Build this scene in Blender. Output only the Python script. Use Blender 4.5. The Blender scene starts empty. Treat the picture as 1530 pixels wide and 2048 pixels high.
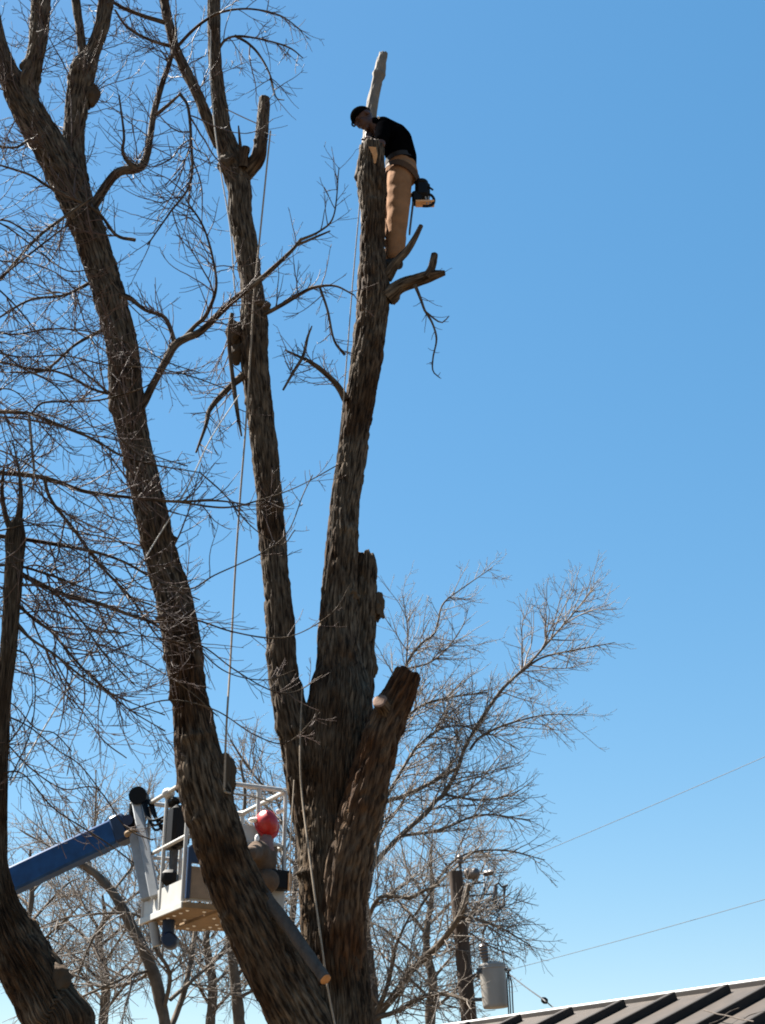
import bpy, math, random
import numpy as np
from mathutils import Vector, Matrix

random.seed(11)
rng = np.random.default_rng(11)
sc = bpy.context.scene
C = sc.collection

# ------------------------------------------------------------------ camera, sky, sun, exposure
F = 2800.0                      # focal length in photo pixels (photo 1530 x 2048)
PITCH = math.radians(25)
EYE = np.array([0.0, 0.0, 1.6])
cam = bpy.data.cameras.new('camera')
cam.sensor_fit = 'VERTICAL'; cam.sensor_height = 24.0; cam.lens = 24.0 * F / 2048
cam.clip_start = 0.1; cam.clip_end = 3000
camo = bpy.data.objects.new('camera', cam); C.objects.link(camo)
camo.location = EYE; camo.rotation_euler = (math.radians(90) + PITCH, 0, 0)
sc.camera = camo
SUN_EL, SUN_AZ = math.radians(55), math.radians(-62)
world = bpy.data.worlds.new('World'); sc.world = world; world.use_nodes = True
wn = world.node_tree; bg = wn.nodes['Background']
sky = wn.nodes.new('ShaderNodeTexSky'); sky.sky_type = 'NISHITA'; sky.sun_disc = False
sky.sun_elevation = SUN_EL; sky.sun_rotation = SUN_AZ
sky.air_density = 1.0; sky.dust_density = 0.2; sky.ozone_density = 3.0; sky.altitude = 0
# the phone's tone curve and colour rendition, the same over the whole sky
gm = wn.nodes.new('ShaderNodeGamma'); gm.inputs['Gamma'].default_value = 0.55
hs = wn.nodes.new('ShaderNodeHueSaturation'); hs.inputs['Saturation'].default_value = 1.72; hs.inputs['Hue'].default_value = 0.4945
wn.links.new(sky.outputs[0], gm.inputs[0]); wn.links.new(gm.outputs[0], hs.inputs['Color']); wn.links.new(hs.outputs[0], bg.inputs[0])
bg.inputs[1].default_value = 0.07
sl = bpy.data.lights.new('sun', 'SUN'); sl.energy = 5.0; sl.angle = math.radians(0.5); sl.color = (1, 0.95, 0.86)
so = bpy.data.objects.new('sun', sl); C.objects.link(so)
sdir = Vector((math.sin(SUN_AZ) * math.cos(SUN_EL), math.cos(SUN_AZ) * math.cos(SUN_EL), math.sin(SUN_EL)))
so.rotation_euler = sdir.to_track_quat('Z', 'Y').to_euler(); so.location = (-20, 20, 30)
sc.view_settings.view_transform = 'Standard'; sc.view_settings.look = 'None'
sc.view_settings.exposure = 2.35; sc.view_settings.gamma = 1; sc.view_settings.use_curve_mapping = False
sc.render.engine = 'CYCLES'
sc.cycles.filter_width = 1.9
sc.cycles.max_bounces = 6; sc.cycles.diffuse_bounces = 3; sc.cycles.glossy_bounces = 2

# ------------------------------------------------------------------ helpers: geometry
SP, CP = math.sin(PITCH), math.cos(PITCH)
def ray(px, py):
    u = (px - 765) / F; v = (1024 - py) / F
    return np.array([u, CP - v * SP, SP + v * CP])
def P(px, py, Y):
    d = ray(px, py); return EYE + d * (Y / d[1])
def PZ(px, py, z):
    d = ray(px, py); return EYE + d * ((z - 1.6) / d[2])
def pxm(px, py, Y):             # metres per photo pixel at that point
    return Y / ray(px, py)[1] / F
def nrm(a):
    a = np.asarray(a, float); n = np.linalg.norm(a)
    return a / n if n > 1e-9 else a

def hash3(i, j, k):
    h = (i.astype(np.int64) * 374761393 + j.astype(np.int64) * 668265263 + k.astype(np.int64) * 2147483647) & 0xffffffff
    h = ((h ^ (h >> 13)) * 1274126177) & 0xffffffff
    return ((h ^ (h >> 16)) & 0xffff) / 65535.0
def vnoise(x, y, z):
    i, j, k = np.floor(x), np.floor(y), np.floor(z)
    fx, fy, fz = x - i, y - j, z - k
    fx, fy, fz = [t * t * (3 - 2 * t) for t in (fx, fy, fz)]
    r = 0
    for a in (0, 1):
        for b in (0, 1):
            for c in (0, 1):
                w = (fx if a else 1 - fx) * (fy if b else 1 - fy) * (fz if c else 1 - fz)
                r = r + w * hash3(i + a, j + b, k + c)
    return r

def catmull(pts, n_per):
    pts = np.asarray(pts, float); n = len(pts)
    out = []
    ext = np.vstack([2 * pts[0] - pts[1], pts, 2 * pts[-1] - pts[-2]])
    for i in range(n - 1):
        p0, p1, p2, p3 = ext[i:i + 4]
        for t in np.linspace(0, 1, n_per, endpoint=False):
            out.append(0.5 * (2 * p1 + (p2 - p0) * t + (2 * p0 - 5 * p1 + 4 * p2 - p3) * t * t + (3 * p1 - p0 - 3 * p2 + p3) * t ** 3))
    out.append(pts[-1])
    return np.array(out)
def resample(a, step):          # a: (n, >=3), even spacing by arc length of xyz
    d = np.r_[0, np.cumsum(np.linalg.norm(np.diff(a[:, :3], axis=0), axis=1))]
    n = max(3, int(d[-1] / step) + 1)
    s = np.linspace(0, d[-1], n)
    return np.stack([np.interp(s, d, a[:, k]) for k in range(a.shape[1])], 1), s
def frames(p):
    t = np.gradient(p, axis=0); t /= np.linalg.norm(t, axis=1)[:, None] + 1e-12
    ref = np.array([0, -1.0, 0]) if abs(t[0][1]) < 0.9 else np.array([1.0, 0, 0])
    n = np.cross(t[0], np.cross(ref, t[0])); n /= np.linalg.norm(n)
    N = np.empty_like(p); N[0] = n
    for i in range(1, len(p)):
        n = n - t[i] * n.dot(t[i]); n /= np.linalg.norm(n) + 1e-12; N[i] = n
    return t, N, np.cross(t, N)

class MB:
    """collects verts, faces, material indices; build() links them as one mesh object"""
    def __init__(s): s.V = []; s.F = []; s.M = []; s.n = 0
    def add(s, V, Fs, m=0):
        V = np.asarray(V, float).reshape(-1, 3)
        s.V.append(V); s.F += [tuple(i + s.n for i in f) for f in Fs]; s.M += [m] * len(Fs); s.n += len(V)
        return s
    def tube(s, pts, rad, sides=8, m=0, cap=True):
        pts = np.asarray(pts, float); rad = np.broadcast_to(np.asarray(rad, float), (len(pts),))
        t, N, B = frames(pts)
        th = np.linspace(0, 2 * math.pi, sides, endpoint=False)
        V = pts[:, None] + rad[:, None, None] * (np.cos(th)[None, :, None] * N[:, None] + np.sin(th)[None, :, None] * B[:, None])
        Fs = []
        for i in range(len(pts) - 1):
            for j in range(sides):
                k = (j + 1) % sides
                Fs.append((i * sides + j, i * sides + k, (i + 1) * sides + k, (i + 1) * sides + j))
        if cap:
            Fs.append(tuple(range(sides - 1, -1, -1))); Fs.append(tuple((len(pts) - 1) * sides + j for j in range(sides)))
        return s.add(V, Fs, m)
    def box(s, c, sx, sy, sz, R=None, m=0, bev=0.0):
        R = np.eye(3) if R is None else np.asarray(R)      # columns = local axes
        if bev <= 0:
            V = np.array([[x, y, z] for z in (-.5, .5) for y in (-.5, .5) for x in (-.5, .5)]) * [sx, sy, sz]
            return s.add(V @ R.T + c, [(0, 2, 3, 1), (4, 5, 7, 6), (0, 1, 5, 4), (2, 6, 7, 3), (0, 4, 6, 2), (1, 3, 7, 5)], m)
        h = np.array([sx, sy, sz]) / 2; V = []; idx = {}
        for a in (-1, 1):
            for b in (-1, 1):
                for c_ in (-1, 1):
                    for ax in range(3):
                        p = np.array([a, b, c_]) * (h - bev); p[ax] = (a, b, c_)[ax] * h[ax]
                        idx[(a, b, c_, ax)] = len(V); V.append(p)
        Fs = []
        for ax in range(3):
            o = [k for k in range(3) if k != ax]
            for sg in (-1, 1):
                q = []
                for u, v in ((-1, -1), (1, -1), (1, 1), (-1, 1)):
                    k = [0, 0, 0]; k[ax] = sg; k[o[0]] = u; k[o[1]] = v; q.append(idx[(*k, ax)])
                Fs.append(tuple(q))
            for u in (-1, 1):           # edges along ax
                for v in (-1, 1):
                    q = []
                    for w, a2 in ((-1, o[0]), (1, o[0]), (1, o[1]), (-1, o[1])):
                        k = [0, 0, 0]; k[ax] = w; k[o[0]] = u; k[o[1]] = v; q.append(idx[(*k, a2)])
                    Fs.append(tuple(q))
        for a in (-1, 1):
            for b in (-1, 1):
                for c_ in (-1, 1): Fs.append(tuple(idx[(a, b, c_, ax)] for ax in range(3)))
        return s.add(np.array(V) @ R.T + c, Fs, m)
    def ball(s, c, r, nu=14, nv=9, m=0, R=None):
        r = np.broadcast_to(np.asarray(r, float), (3,)); R = np.eye(3) if R is None else np.asarray(R)
        V = [[0, 0, -1]]
        for i in range(1, nv):
            a = -math.pi / 2 + math.pi * i / nv
            V += [[math.cos(a) * math.cos(b), math.cos(a) * math.sin(b), math.sin(a)] for b in np.linspace(0, 2 * math.pi, nu, endpoint=False)]
        V.append([0, 0, 1]); Fs = []
        for j in range(nu): Fs.append((0, 1 + (j + 1) % nu, 1 + j))
        for i in range(nv - 2):
            for j in range(nu):
                a = 1 + i * nu; k = (j + 1) % nu; Fs.append((a + j, a + k, a + nu + k, a + nu + j))
        a = 1 + (nv - 2) * nu; top = len(V) - 1
        for j in range(nu): Fs.append((a + j, a + (j + 1) % nu, top))
        return s.add((np.array(V) * r) @ R.T + c, Fs, m)
    def cone(s, a, b, ra, rb, n=14, m=0):     # tapered capsule with round ends
        a, b = np.asarray(a, float), np.asarray(b, float); d = nrm(b - a)
        pts, rad = [], []
        for q in np.linspace(-1, 0, 5): pts.append(a + d * ra * q * .999); rad.append(ra * math.sqrt(max(1e-4, 1 - q * q)))
        for q in np.linspace(0, 1, 5): pts.append(b + d * rb * q * .999); rad.append(rb * math.sqrt(max(1e-4, 1 - q * q)))
        t, N, B = frames(np.array([a, b])); N, B = N[0], B[0]
        th = np.linspace(0, 2 * math.pi, n, endpoint=False)
        V = np.array(pts)[:, None] + np.array(rad)[:, None, None] * (np.cos(th)[None, :, None] * N + np.sin(th)[None, :, None] * B)
        Fs = [(i * n + j, i * n + (j + 1) % n, (i + 1) * n + (j + 1) % n, (i + 1) * n + j) for i in range(len(pts) - 1) for j in range(n)]
        Fs += [tuple(range(n - 1, -1, -1)), tuple((len(pts) - 1) * n + j for j in range(n))]
        return s.add(V, Fs, m)
    def build(s, name, mat, parent=None, smooth=True, origin=None):
        V = np.vstack(s.V); o = origin if origin is not None else org(parent)
        me = bpy.data.meshes.new(name); me.from_pydata((V - o).tolist(), [], s.F)
        mats = mat if isinstance(mat, (list, tuple)) else [mat]
        for q in mats: me.materials.append(q)
        if len(mats) > 1: me.polygons.foreach_set('material_index', s.M)
        if smooth:
            me.polygons.foreach_set('use_smooth', [True] * len(s.F))
            me.set_sharp_from_angle(angle=math.radians(40))
        me.update()
        return link(name, me, parent, o)

ORG = {}
def org(parent): return ORG.get(parent.name, np.zeros(3)) if parent is not None else np.zeros(3)
def link(name, me, parent, o):
    ob = bpy.data.objects.new(name, me); C.objects.link(ob)
    if parent is not None: ob.parent = parent
    else: ob.location = o
    ORG[ob.name] = np.array(o, float)
    return ob
def thing(name, loc, label, cat, group=None):
    o = bpy.data.objects.new(name, None); C.objects.link(o); o.location = loc; o.empty_display_size = 0.2
    ORG[o.name] = np.array(loc, float)
    tag(o, label, cat, group); return o
def tag(o, label=None, cat=None, group=None, kind=None):
    if label: o['label'] = label
    if cat: o['category'] = cat
    if group: o['group'] = group
    if kind: o['kind'] = kind
    return o
def fuse(mb, name, mat, parent, voxel=0.01, smooth_it=4):
    """weld overlapping solids into one continuous skin"""
    o = mb.build(name, mat, parent, smooth=True)
    m = o.modifiers.new('r', 'REMESH'); m.mode = 'VOXEL'; m.voxel_size = voxel; m.use_smooth_shade = True
    k = o.modifiers.new('s', 'SMOOTH'); k.factor = 0.5; k.iterations = smooth_it
    bpy.context.view_layer.update()
    dg = bpy.context.evaluated_depsgraph_get()
    me = bpy.data.meshes.new_from_object(o.evaluated_get(dg))
    o.modifiers.clear(); o.data = me
    for p in me.polygons: p.use_smooth = True
    return o

# ------------------------------------------------------------------ helpers: materials
def mat(name, col, rough=0.8, metal=0.0, var=0.25, scale=12.0, bump=0.0, bscale=60.0, col2=None, spec=0.3, stretch=None, coords='Object'):
    m = bpy.data.materials.new(name); m.use_nodes = True; nt = m.node_tree
    b = nt.nodes['Principled BSDF']; b.inputs['Roughness'].default_value = rough; b.inputs['Metallic'].default_value = metal
    b.inputs['Specular IOR Level'].default_value = spec
    tc = nt.nodes.new('ShaderNodeTexCoord'); vec = tc.outputs[coords]
    if stretch:
        mp = nt.nodes.new('ShaderNodeMapping'); mp.inputs['Scale'].default_value = stretch
        nt.links.new(vec, mp.inputs['Vector']); vec = mp.outputs[0]
    n = nt.nodes.new('ShaderNodeTexNoise'); n.inputs['Scale'].default_value = scale; n.inputs['Detail'].default_value = 6; n.inputs['Roughness'].default_value = 0.65
    nt.links.new(vec, n.inputs['Vector'])
    r = nt.nodes.new('ShaderNodeValToRGB')
    c2 = col2 or tuple(c * (1 + var) for c in col)
    r.color_ramp.elements[0].position = 0.33; r.color_ramp.elements[0].color = (*[c * (1 - var) for c in col], 1)
    r.color_ramp.elements[1].position = 0.68; r.color_ramp.elements[1].color = (*c2, 1)
    nt.links.new(n.outputs['Fac'], r.inputs[0]); nt.links.new(r.outputs[0], b.inputs['Base Color'])
    if bump:
        n2 = nt.nodes.new('ShaderNodeTexNoise'); n2.inputs['Scale'].default_value = bscale; n2.inputs['Detail'].default_value = 5
        nt.links.new(vec, n2.inputs['Vector'])
        bp = nt.nodes.new('ShaderNodeBump'); bp.inputs['Strength'].default_value = bump; bp.inputs['Distance'].default_value = 0.01
        nt.links.new(n2.outputs['Fac'], bp.inputs['Height']); nt.links.new(bp.outputs[0], b.inputs['Normal'])
    return m

def bark_mat(name, dark, light, red):
    """weathered bark: long streaks run with the grain (UV u = round the limb, v = along it, in metres)"""
    m = bpy.data.materials.new(name); m.use_nodes = True; nt = m.node_tree
    b = nt.nodes['Principled BSDF']; b.inputs['Roughness'].default_value = 0.92; b.inputs['Specular IOR Level'].default_value = 0.15
    tc = nt.nodes.new('ShaderNodeTexCoord')
    def noise(src, scl, s, det=6):
        mp = nt.nodes.new('ShaderNodeMapping'); mp.inputs['Scale'].default_value = scl; nt.links.new(src, mp.inputs['Vector'])
        n = nt.nodes.new('ShaderNodeTexNoise'); n.inputs['Scale'].default_value = s; n.inputs['Detail'].default_value = det; n.inputs['Roughness'].default_value = 0.6
        nt.links.new(mp.outputs[0], n.inputs['Vector']); return n.outputs['Fac']
    streak = noise(tc.outputs['UV'], (44, 6.5, 1), 1.0)
    patch = noise(tc.outputs['Object'], (1, 1, 0.7), 1.7, 4)
    r = nt.nodes.new('ShaderNodeValToRGB'); e = r.color_ramp.elements
    e[0].position = 0.4; e[0].color = (*dark, 1); e[1].position = 0.72; e[1].color = (*light, 1)
    nt.links.new(streak, r.inputs[0])
    r2 = nt.nodes.new('ShaderNodeValToRGB'); r2.color_ramp.elements[0].position = 0.46; r2.color_ramp.elements[1].position = 0.62
    nt.links.new(patch, r2.inputs[0])
    mx = nt.nodes.new('ShaderNodeMix'); mx.data_type = 'RGBA'; mx.blend_type = 'MULTIPLY'; mx.inputs['B'].default_value = (*red, 1) if False else (0, 0, 0, 1)
    mx.inputs[7].default_value = (*red, 1); nt.links.new(r.outputs[0], mx.inputs[6]); nt.links.new(r2.outputs[0], mx.inputs[0])
    nt.links.new(mx.outputs[2], b.inputs['Base Color'])
    fine = noise(tc.outputs['UV'], (90, 22, 1), 1.0, 4)
    bp = nt.nodes.new('ShaderNodeBump'); bp.inputs['Strength'].default_value = 0.7; bp.inputs['Distance'].default_value = 0.006
    nt.links.new(fine, bp.inputs['Height']); nt.links.new(bp.outputs[0], b.inputs['Normal'])
    return m

M = {}
M['bark'] = bark_mat('bark', (0.016, 0.0105, 0.0065), (0.17, 0.128, 0.088), (0.52, 0.38, 0.27))
M['bark_red'] = bark_mat('bark_reddish', (0.026, 0.016, 0.01), (0.16, 0.108, 0.068), (0.6, 0.4, 0.26))
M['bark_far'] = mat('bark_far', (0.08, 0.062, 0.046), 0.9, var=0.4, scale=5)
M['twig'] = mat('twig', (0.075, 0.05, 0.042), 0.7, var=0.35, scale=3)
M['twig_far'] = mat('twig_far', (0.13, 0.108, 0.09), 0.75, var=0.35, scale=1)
M['sawn'] = mat('sawn_wood', (0.42, 0.2, 0.075), 0.75, var=0.2, scale=30, bump=0.2)
M['sawn_old'] = mat('sawn_wood_grey', (0.16, 0.095, 0.065), 0.85, var=0.25, scale=25, bump=0.2)
M['pale_bark'] = mat('pale_bark', (0.13, 0.11, 0.09), 0.85, var=0.3, scale=18, bump=0.4, bscale=30, stretch=(1, 1, 0.3))
M['grey_bark'] = mat('grey_bark', (0.06, 0.047, 0.038), 0.9, var=0.35, scale=14, bump=0.5, bscale=30, stretch=(1, 1, 0.3))
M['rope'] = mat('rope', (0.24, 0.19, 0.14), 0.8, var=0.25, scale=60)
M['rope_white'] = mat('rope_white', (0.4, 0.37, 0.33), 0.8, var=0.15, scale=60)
M['skin'] = mat('skin', (0.05, 0.022, 0.015), 0.6, var=0.12, scale=30)
M['skin_pale'] = mat('skin_pale', (0.4, 0.22, 0.16), 0.6, var=0.12, scale=30)
M['black_cloth'] = mat('black_cloth', (0.0018, 0.0018, 0.0022), 1.0, var=0.3, scale=20, bump=0.3, bscale=25, spec=0.0)
M['cap'] = mat('cap_cloth', (0.003, 0.0025, 0.0025), 1.0, var=0.3, scale=30, spec=0.0)
M['tan_cloth'] = mat('tan_cloth', (0.2, 0.1, 0.048), 0.92, var=0.2, scale=6, bump=0.4, bscale=20, spec=0.1)
M['belt'] = mat('belt_leather', (0.014, 0.009, 0.005), 0.7, var=0.3, scale=20)
M['strap'] = mat('strap_webbing', (0.05, 0.026, 0.012), 0.85, var=0.2, scale=40)
M['steel'] = mat('bright_steel', (0.75, 0.75, 0.75), 0.3, metal=0.9, var=0.1)
M['black_plastic'] = mat('black_plastic', (0.004, 0.004, 0.0045), 0.6, var=0.2, spec=0.15)
M['saw_orange'] = mat('saw_body', (0.55, 0.3, 0.14), 0.5, var=0.15)
M['blue'] = mat('blue_paint', (0.006, 0.042, 0.13), 0.55, var=0.3, scale=6, spec=0.2)
M['blue_dark'] = mat('dark_blue_paint', (0.007, 0.02, 0.055), 0.45, var=0.3, scale=10)
M['white_paint'] = mat('white_paint', (0.36, 0.35, 0.33), 0.45, var=0.08, scale=8)
M['grey_paint'] = mat('grey_paint', (0.24, 0.25, 0.26), 0.5, var=0.12, scale=10)
M['deck'] = mat('deck_plate', (0.2, 0.13, 0.07), 0.8, var=0.18, scale=7)
M['tan_panel'] = mat('tan_panel', (0.22, 0.16, 0.11), 0.8, var=0.15, scale=10)
M['helmet'] = mat('red_plastic', (0.34, 0.007, 0.006), 0.42, var=0.06, scale=5, spec=0.5)
M['brown_coat'] = mat('brown_coat', (0.085, 0.06, 0.044), 0.95, var=0.25, scale=9, bump=0.5, bscale=18, spec=0.1)
M['pale_shirt'] = mat('pale_shirt', (0.17, 0.1, 0.09), 0.9, var=0.12, scale=10)
M['glove'] = mat('white_glove', (0.75, 0.73, 0.7), 0.85, var=0.1)
M['pole_wood'] = mat('pole_wood', (0.055, 0.038, 0.028), 0.9, var=0.35, scale=6, bump=0.4, bscale=20, stretch=(3, 3, 0.25))
M['transformer'] = mat('transformer_grey', (0.22, 0.205, 0.185), 0.5, var=0.08, scale=3)
M['porcelain'] = mat('porcelain', (0.075, 0.06, 0.052), 0.35, var=0.15, spec=0.5)
M['iron'] = mat('dark_iron', (0.05, 0.05, 0.052), 0.6, var=0.3)
M['wire'] = mat('wire', (0.03, 0.03, 0.033), 0.6, var=0.1)
M['roof_pan'] = mat('weathered_roof_metal', (0.03, 0.021, 0.015), 0.6, var=0.25, scale=5, bump=0.15, bscale=10)
M['roof_rib'] = mat('roof_batten', (0.016, 0.011, 0.008), 0.65, var=0.3, scale=9)
M['ridge'] = mat('ridge_metal', (0.7, 0.68, 0.65), 0.45, var=0.12, scale=6)
M['board'] = mat('weathered_board', (0.25, 0.2, 0.16), 0.85, var=0.25, scale=6, stretch=(4, 4, 0.4))
M['tyre'] = mat('tyre_rubber', (0.03, 0.03, 0.03), 0.85, var=0.2)
M['ground'] = mat('dry_winter_grass', (0.085, 0.06, 0.034), 0.95, var=0.35, scale=0.9, bump=0.6, bscale=8)

# ------------------------------------------------------------------ setting
gv = MB(); n = 24
gx = np.linspace(-1, 1, n + 1); gx = np.sign(gx) * np.abs(gx) ** 2.4 * 700
V = np.array([[x, y, 0] for y in gx for x in gx], float)
V[:, 2] = (vnoise(V[:, 0] * .05 + 9, V[:, 1] * .05 + 3, V[:, 2]) - .5) * 0.12
gv.add(V, [(j * (n + 1) + i, j * (n + 1) + i + 1, (j + 1) * (n + 1) + i + 1, (j + 1) * (n + 1) + i) for j in range(n) for i in range(n)])
tag(gv.build('ground', M['ground']), kind='structure')

# ------------------------------------------------------------------ trees
SEED = [0]
def bark_tube(name, spec, parent, m, bark=1.0, cap=True, step=0.022, sides=None, jag=0.0, capmat=None, lump=0.05, to_ground=False):
    """spec: (px, py, half width in px, Y). Furrowed bark is displaced geometry."""
    SEED[0] += 17.3; sd = SEED[0]
    a = np.array([[*P(x, y, Y), h * pxm(x, y, Y)] for x, y, h, Y in spec])
    return bark_world(name, a, parent, m, bark, cap, step, sides, jag, capmat, lump, sd)
def bark_world(name, a, parent, m, bark=1.0, cap=True, step=0.022, sides=None, jag=0.0, capmat=None, lump=0.05, sd=1.0):
    a = catmull(a, 8); a, s = resample(a, step)
    p, r = a[:, :3], np.maximum(a[:, 3], 0.004)
    rm = r.max()
    sides = sides or int(np.clip(2 * math.pi * rm / 0.0085, 16, 190))
    t, N, B = frames(p)
    th = np.linspace(0, 2 * math.pi, sides, endpoint=False)
    S, T = np.meshgrid(s, th, indexing='ij'); R = np.broadcast_to(r[:, None], S.shape)
    cx, cy = np.cos(T), np.sin(T)
    rr = R * (1 + lump * 2 * (vnoise(cx * 1.2 + sd, cy * 1.2, S * 2.6) - .5) + lump * 1.2 * (vnoise(cx * 2.2 + sd, cy * 2.2 + 5, S * 7) - .5))
    k = rm / 0.023                                            # plates about 3 cm wide, 10-25 cm long
    wob = (vnoise(cx * 2, cy * 2, S * 6 + sd) - .5) * .4
    n1 = vnoise(cx * k + sd + wob, cy * k + 7 + wob * .5, S * 8.5 + 2 * vnoise(cx * k * .5, cy * k * .5 + sd, S * 2))
    n2 = vnoise(cx * k * 1.9 + 3, cy * k * 1.9 + sd, S * 22)
    n3 = vnoise(cx * 3.1 + sd, cy * 3.1 + 2, S * 13)
    plate = np.clip(np.abs(2 * n1 - 1) * 2.6, 0, 1) ** .8
    rr = rr + bark * (0.018 * (plate - .6) + 0.008 * (n2 - .5) + .006 * (n3 - .5)) * np.clip(R / 0.09, .12, 1.35)
    # horizontal scars and knots
    rr = rr + bark * 0.012 * np.clip(vnoise(cx * 1.5 + sd, cy * 1.5 + 2, S * 9 + 4) - .72, 0, 1) * 3 * np.clip(R / .1, .2, 1.3)
    ks = np.random.default_rng(int(sd * 10))                 # knots and branch scars
    if rm > .06:
        for _ in range(int(s[-1] * 2.2)):
            s0, t0_, w_ = ks.uniform(0, s[-1]), ks.uniform(0, 2 * math.pi), ks.uniform(.012, .035)
            dt = np.abs((T - t0_ + math.pi) % (2 * math.pi) - math.pi)
            rr = rr + np.exp(-((S - s0) / w_) ** 2 - (dt / ks.uniform(.3, .9)) ** 2) * ks.uniform(.008, .026) * (.4 + 1.2 * n2) * np.clip(R / .11, .3, 1.3)
    if jag:
        e = np.clip(1 - (s[-1] - S) / 0.12, 0, 1)
        off = e * jag * (vnoise(cx * 3 + sd, cy * 3, S * 0) - .4)
        rr = rr * (1 - .08 * e)
    else: off = 0 * S
    V = p[:, None] + rr[..., None] * (cx[..., None] * N[:, None] + cy[..., None] * B[:, None]) + off[..., None] * t[:, None]
    nr = len(p); mats = [m]
    idx = np.arange(nr * sides).reshape(nr, sides); nx = np.roll(idx, -1, 1)
    quads = np.stack([idx[:-1], nx[:-1], nx[1:], idx[1:]], -1).reshape(-1, 4)
    VV = V.reshape(-1, 3); Fs = [tuple(q) for q in quads.tolist()]; mi = [0] * len(Fs)
    if cap:
        mats.append(capmat or M['sawn_old'])
        rings = [V[-1]]; base = len(VV); extra = []
        c = V[-1].mean(0)
        for q in (0.97, 0.6, 0.0001):
            extra.append(c + (V[-1] - c) * q + t[-1] * (0.004 if q > .9 else 0.006))
        VV = np.vstack([VV] + extra); prev = idx[-1]
        for e_ in range(3):
            cur = np.arange(base + e_ * sides, base + (e_ + 1) * sides)
            for j in range(sides):
                kx = (j + 1) % sides
                Fs.append((int(prev[j]), int(prev[kx]), int(cur[kx]), int(cur[j]))); mi.append(1 if e_ else 0)
            prev = cur
    o = org(parent)
    me = bpy.data.meshes.new(name); me.from_pydata((VV - o).tolist(), [], Fs)
    for q in mats: me.materials.append(q)
    me.polygons.foreach_set('material_index', mi); me.polygons.foreach_set('use_smooth', [True] * len(Fs))
    uv = me.uv_layers.new(name='UVMap')
    li = np.empty(len(me.loops), np.int32); me.loops.foreach_get('vertex_index', li)
    U = np.zeros((len(VV), 2)); U[:nr * sides, 0] = (np.abs(((T / (2 * math.pi) + .25) % 1) - .5) * 2 * math.pi * rm * 2).ravel()
    U[:nr * sides, 0] = (cx * rm * 1.6 + (cy > 0) * 3.7).ravel() if False else (T * rm).ravel(); U[:nr * sides, 1] = S.ravel() + sd
    uv.data.foreach_set('uv', U[li].ravel().astype(np.float32))
    me.update()
    return link(name, me, parent, o), p, r

class Twigs:
    """thin tubes gathered into one mesh"""
    def __init__(s): s.V = []; s.Q = []; s.n = 0
    def tube(s, p, r, k=4):
        t, N, B = frames(p); th = np.linspace(0, 2 * math.pi, k, endpoint=False)
        V = p[:, None] + r[:, None, None] * (np.cos(th)[None, :, None] * N[:, None] + np.sin(th)[None, :, None] * B[:, None])
        i = np.arange(len(p) * k).reshape(len(p), k) + s.n; j = np.roll(i, -1, 1)
        s.V.append(V.reshape(-1, 3)); s.Q.append(np.stack([i[:-1], j[:-1], j[1:], i[1:]], -1).reshape(-1, 4)); s.n += len(p) * k
    def build(s, name, m, parent):
        V = np.vstack(s.V); Q = np.vstack(s.Q); o = org(parent)
        me = bpy.data.meshes.new(name)
        me.vertices.add(len(V)); me.vertices.foreach_set('co', (V - o).ravel().astype(np.float32))
        me.loops.add(Q.size); me.loops.foreach_set('vertex_index', Q.ravel().astype(np.int32))
        me.polygons.add(len(Q)); me.polygons.foreach_set('loop_start', np.arange(0, Q.size, 4, dtype=np.int32))
        me.polygons.foreach_set('use_smooth', np.ones(len(Q), bool)); me.materials.append(m)
        me.update(calc_edges=True); me.validate()
        ob = link(name, me, parent, o); ob['kind'] = 'stuff'; return ob

UP = np.array([0, 0, 1.0])
def grow(tw, p, d, L, r, lev, g):
    """one twig: wanders, sags, then lifts its tip; sprouts in near pairs"""
    n = int(np.clip(L / g['seg'], 4, 16)); st = L / n
    pts = [p]; d = nrm(d); dirs = [d]
    wob = rng.normal(size=(n, 3)) * g['wig']
    for i in range(n):
        t = i / n
        d = nrm(d + wob[i] + UP * (g['lift'] * t - g['sag'] * (1 - t)))
        p = p + d * st; pts.append(p); dirs.append(d)
    pts = np.array(pts); rad = np.linspace(r, max(r * .35, g['rmin']), n + 1)
    tw.tube(pts, rad, 4 if r > g['rmin'] * 2 else 3)
    if lev > 0: sprout(tw, pts, rad, lev - 1, g, L)
def sprout(tw, pts, rad, lev, g, L=None, dens=None, length=None, t0=0.12, bias=None):
    seg = np.linalg.norm(np.diff(pts, axis=0), axis=1); cum = np.r_[0, np.cumsum(seg)]; tot = cum[-1]
    if L is None: L = tot
    cnt = max(1, rng.poisson((dens * (2.1 if not g['far'] else 2.9) if dens else g['dens']) * tot))
    for q in range(cnt):
        t = t0 + (1 - t0) * rng.random(); s = t * tot
        i = min(len(seg) - 1, int(np.searchsorted(cum, s) - 1)); f = (s - cum[i]) / (seg[i] + 1e-9)
        p = pts[i] + (pts[i + 1] - pts[i]) * f; ax = nrm(pts[i + 1] - pts[i]); r = rad[i]
        v = nrm(np.cross(ax, rng.normal(size=3))); ang = math.radians(rng.uniform(*g['ang']))
        d = ax * math.cos(ang) + v * math.sin(ang)
        if bias is not None: d = nrm(d + np.array(bias))
        ln = (length[0] + (length[1] - length[0]) * rng.random() ** 1.4) * (1.2 - .7 * t) if length else L * rng.uniform(*g['ratio']) * (1.05 - .55 * t)
        rr = float(np.clip(min(r * .7, 0.0028 + ln * .006 if not g['far'] else 0.0045 + ln * .0065), g['rmin'], 1))
        if ln > g['lmin']: grow(tw, p, d, ln, rr, lev, g)
G = dict(seg=0.05, wig=0.09, lift=0.2, sag=0.06, dens=9, ang=(30, 65), ratio=(.25, .6), rmin=0.0021, lmin=0.04, far=False)
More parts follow.
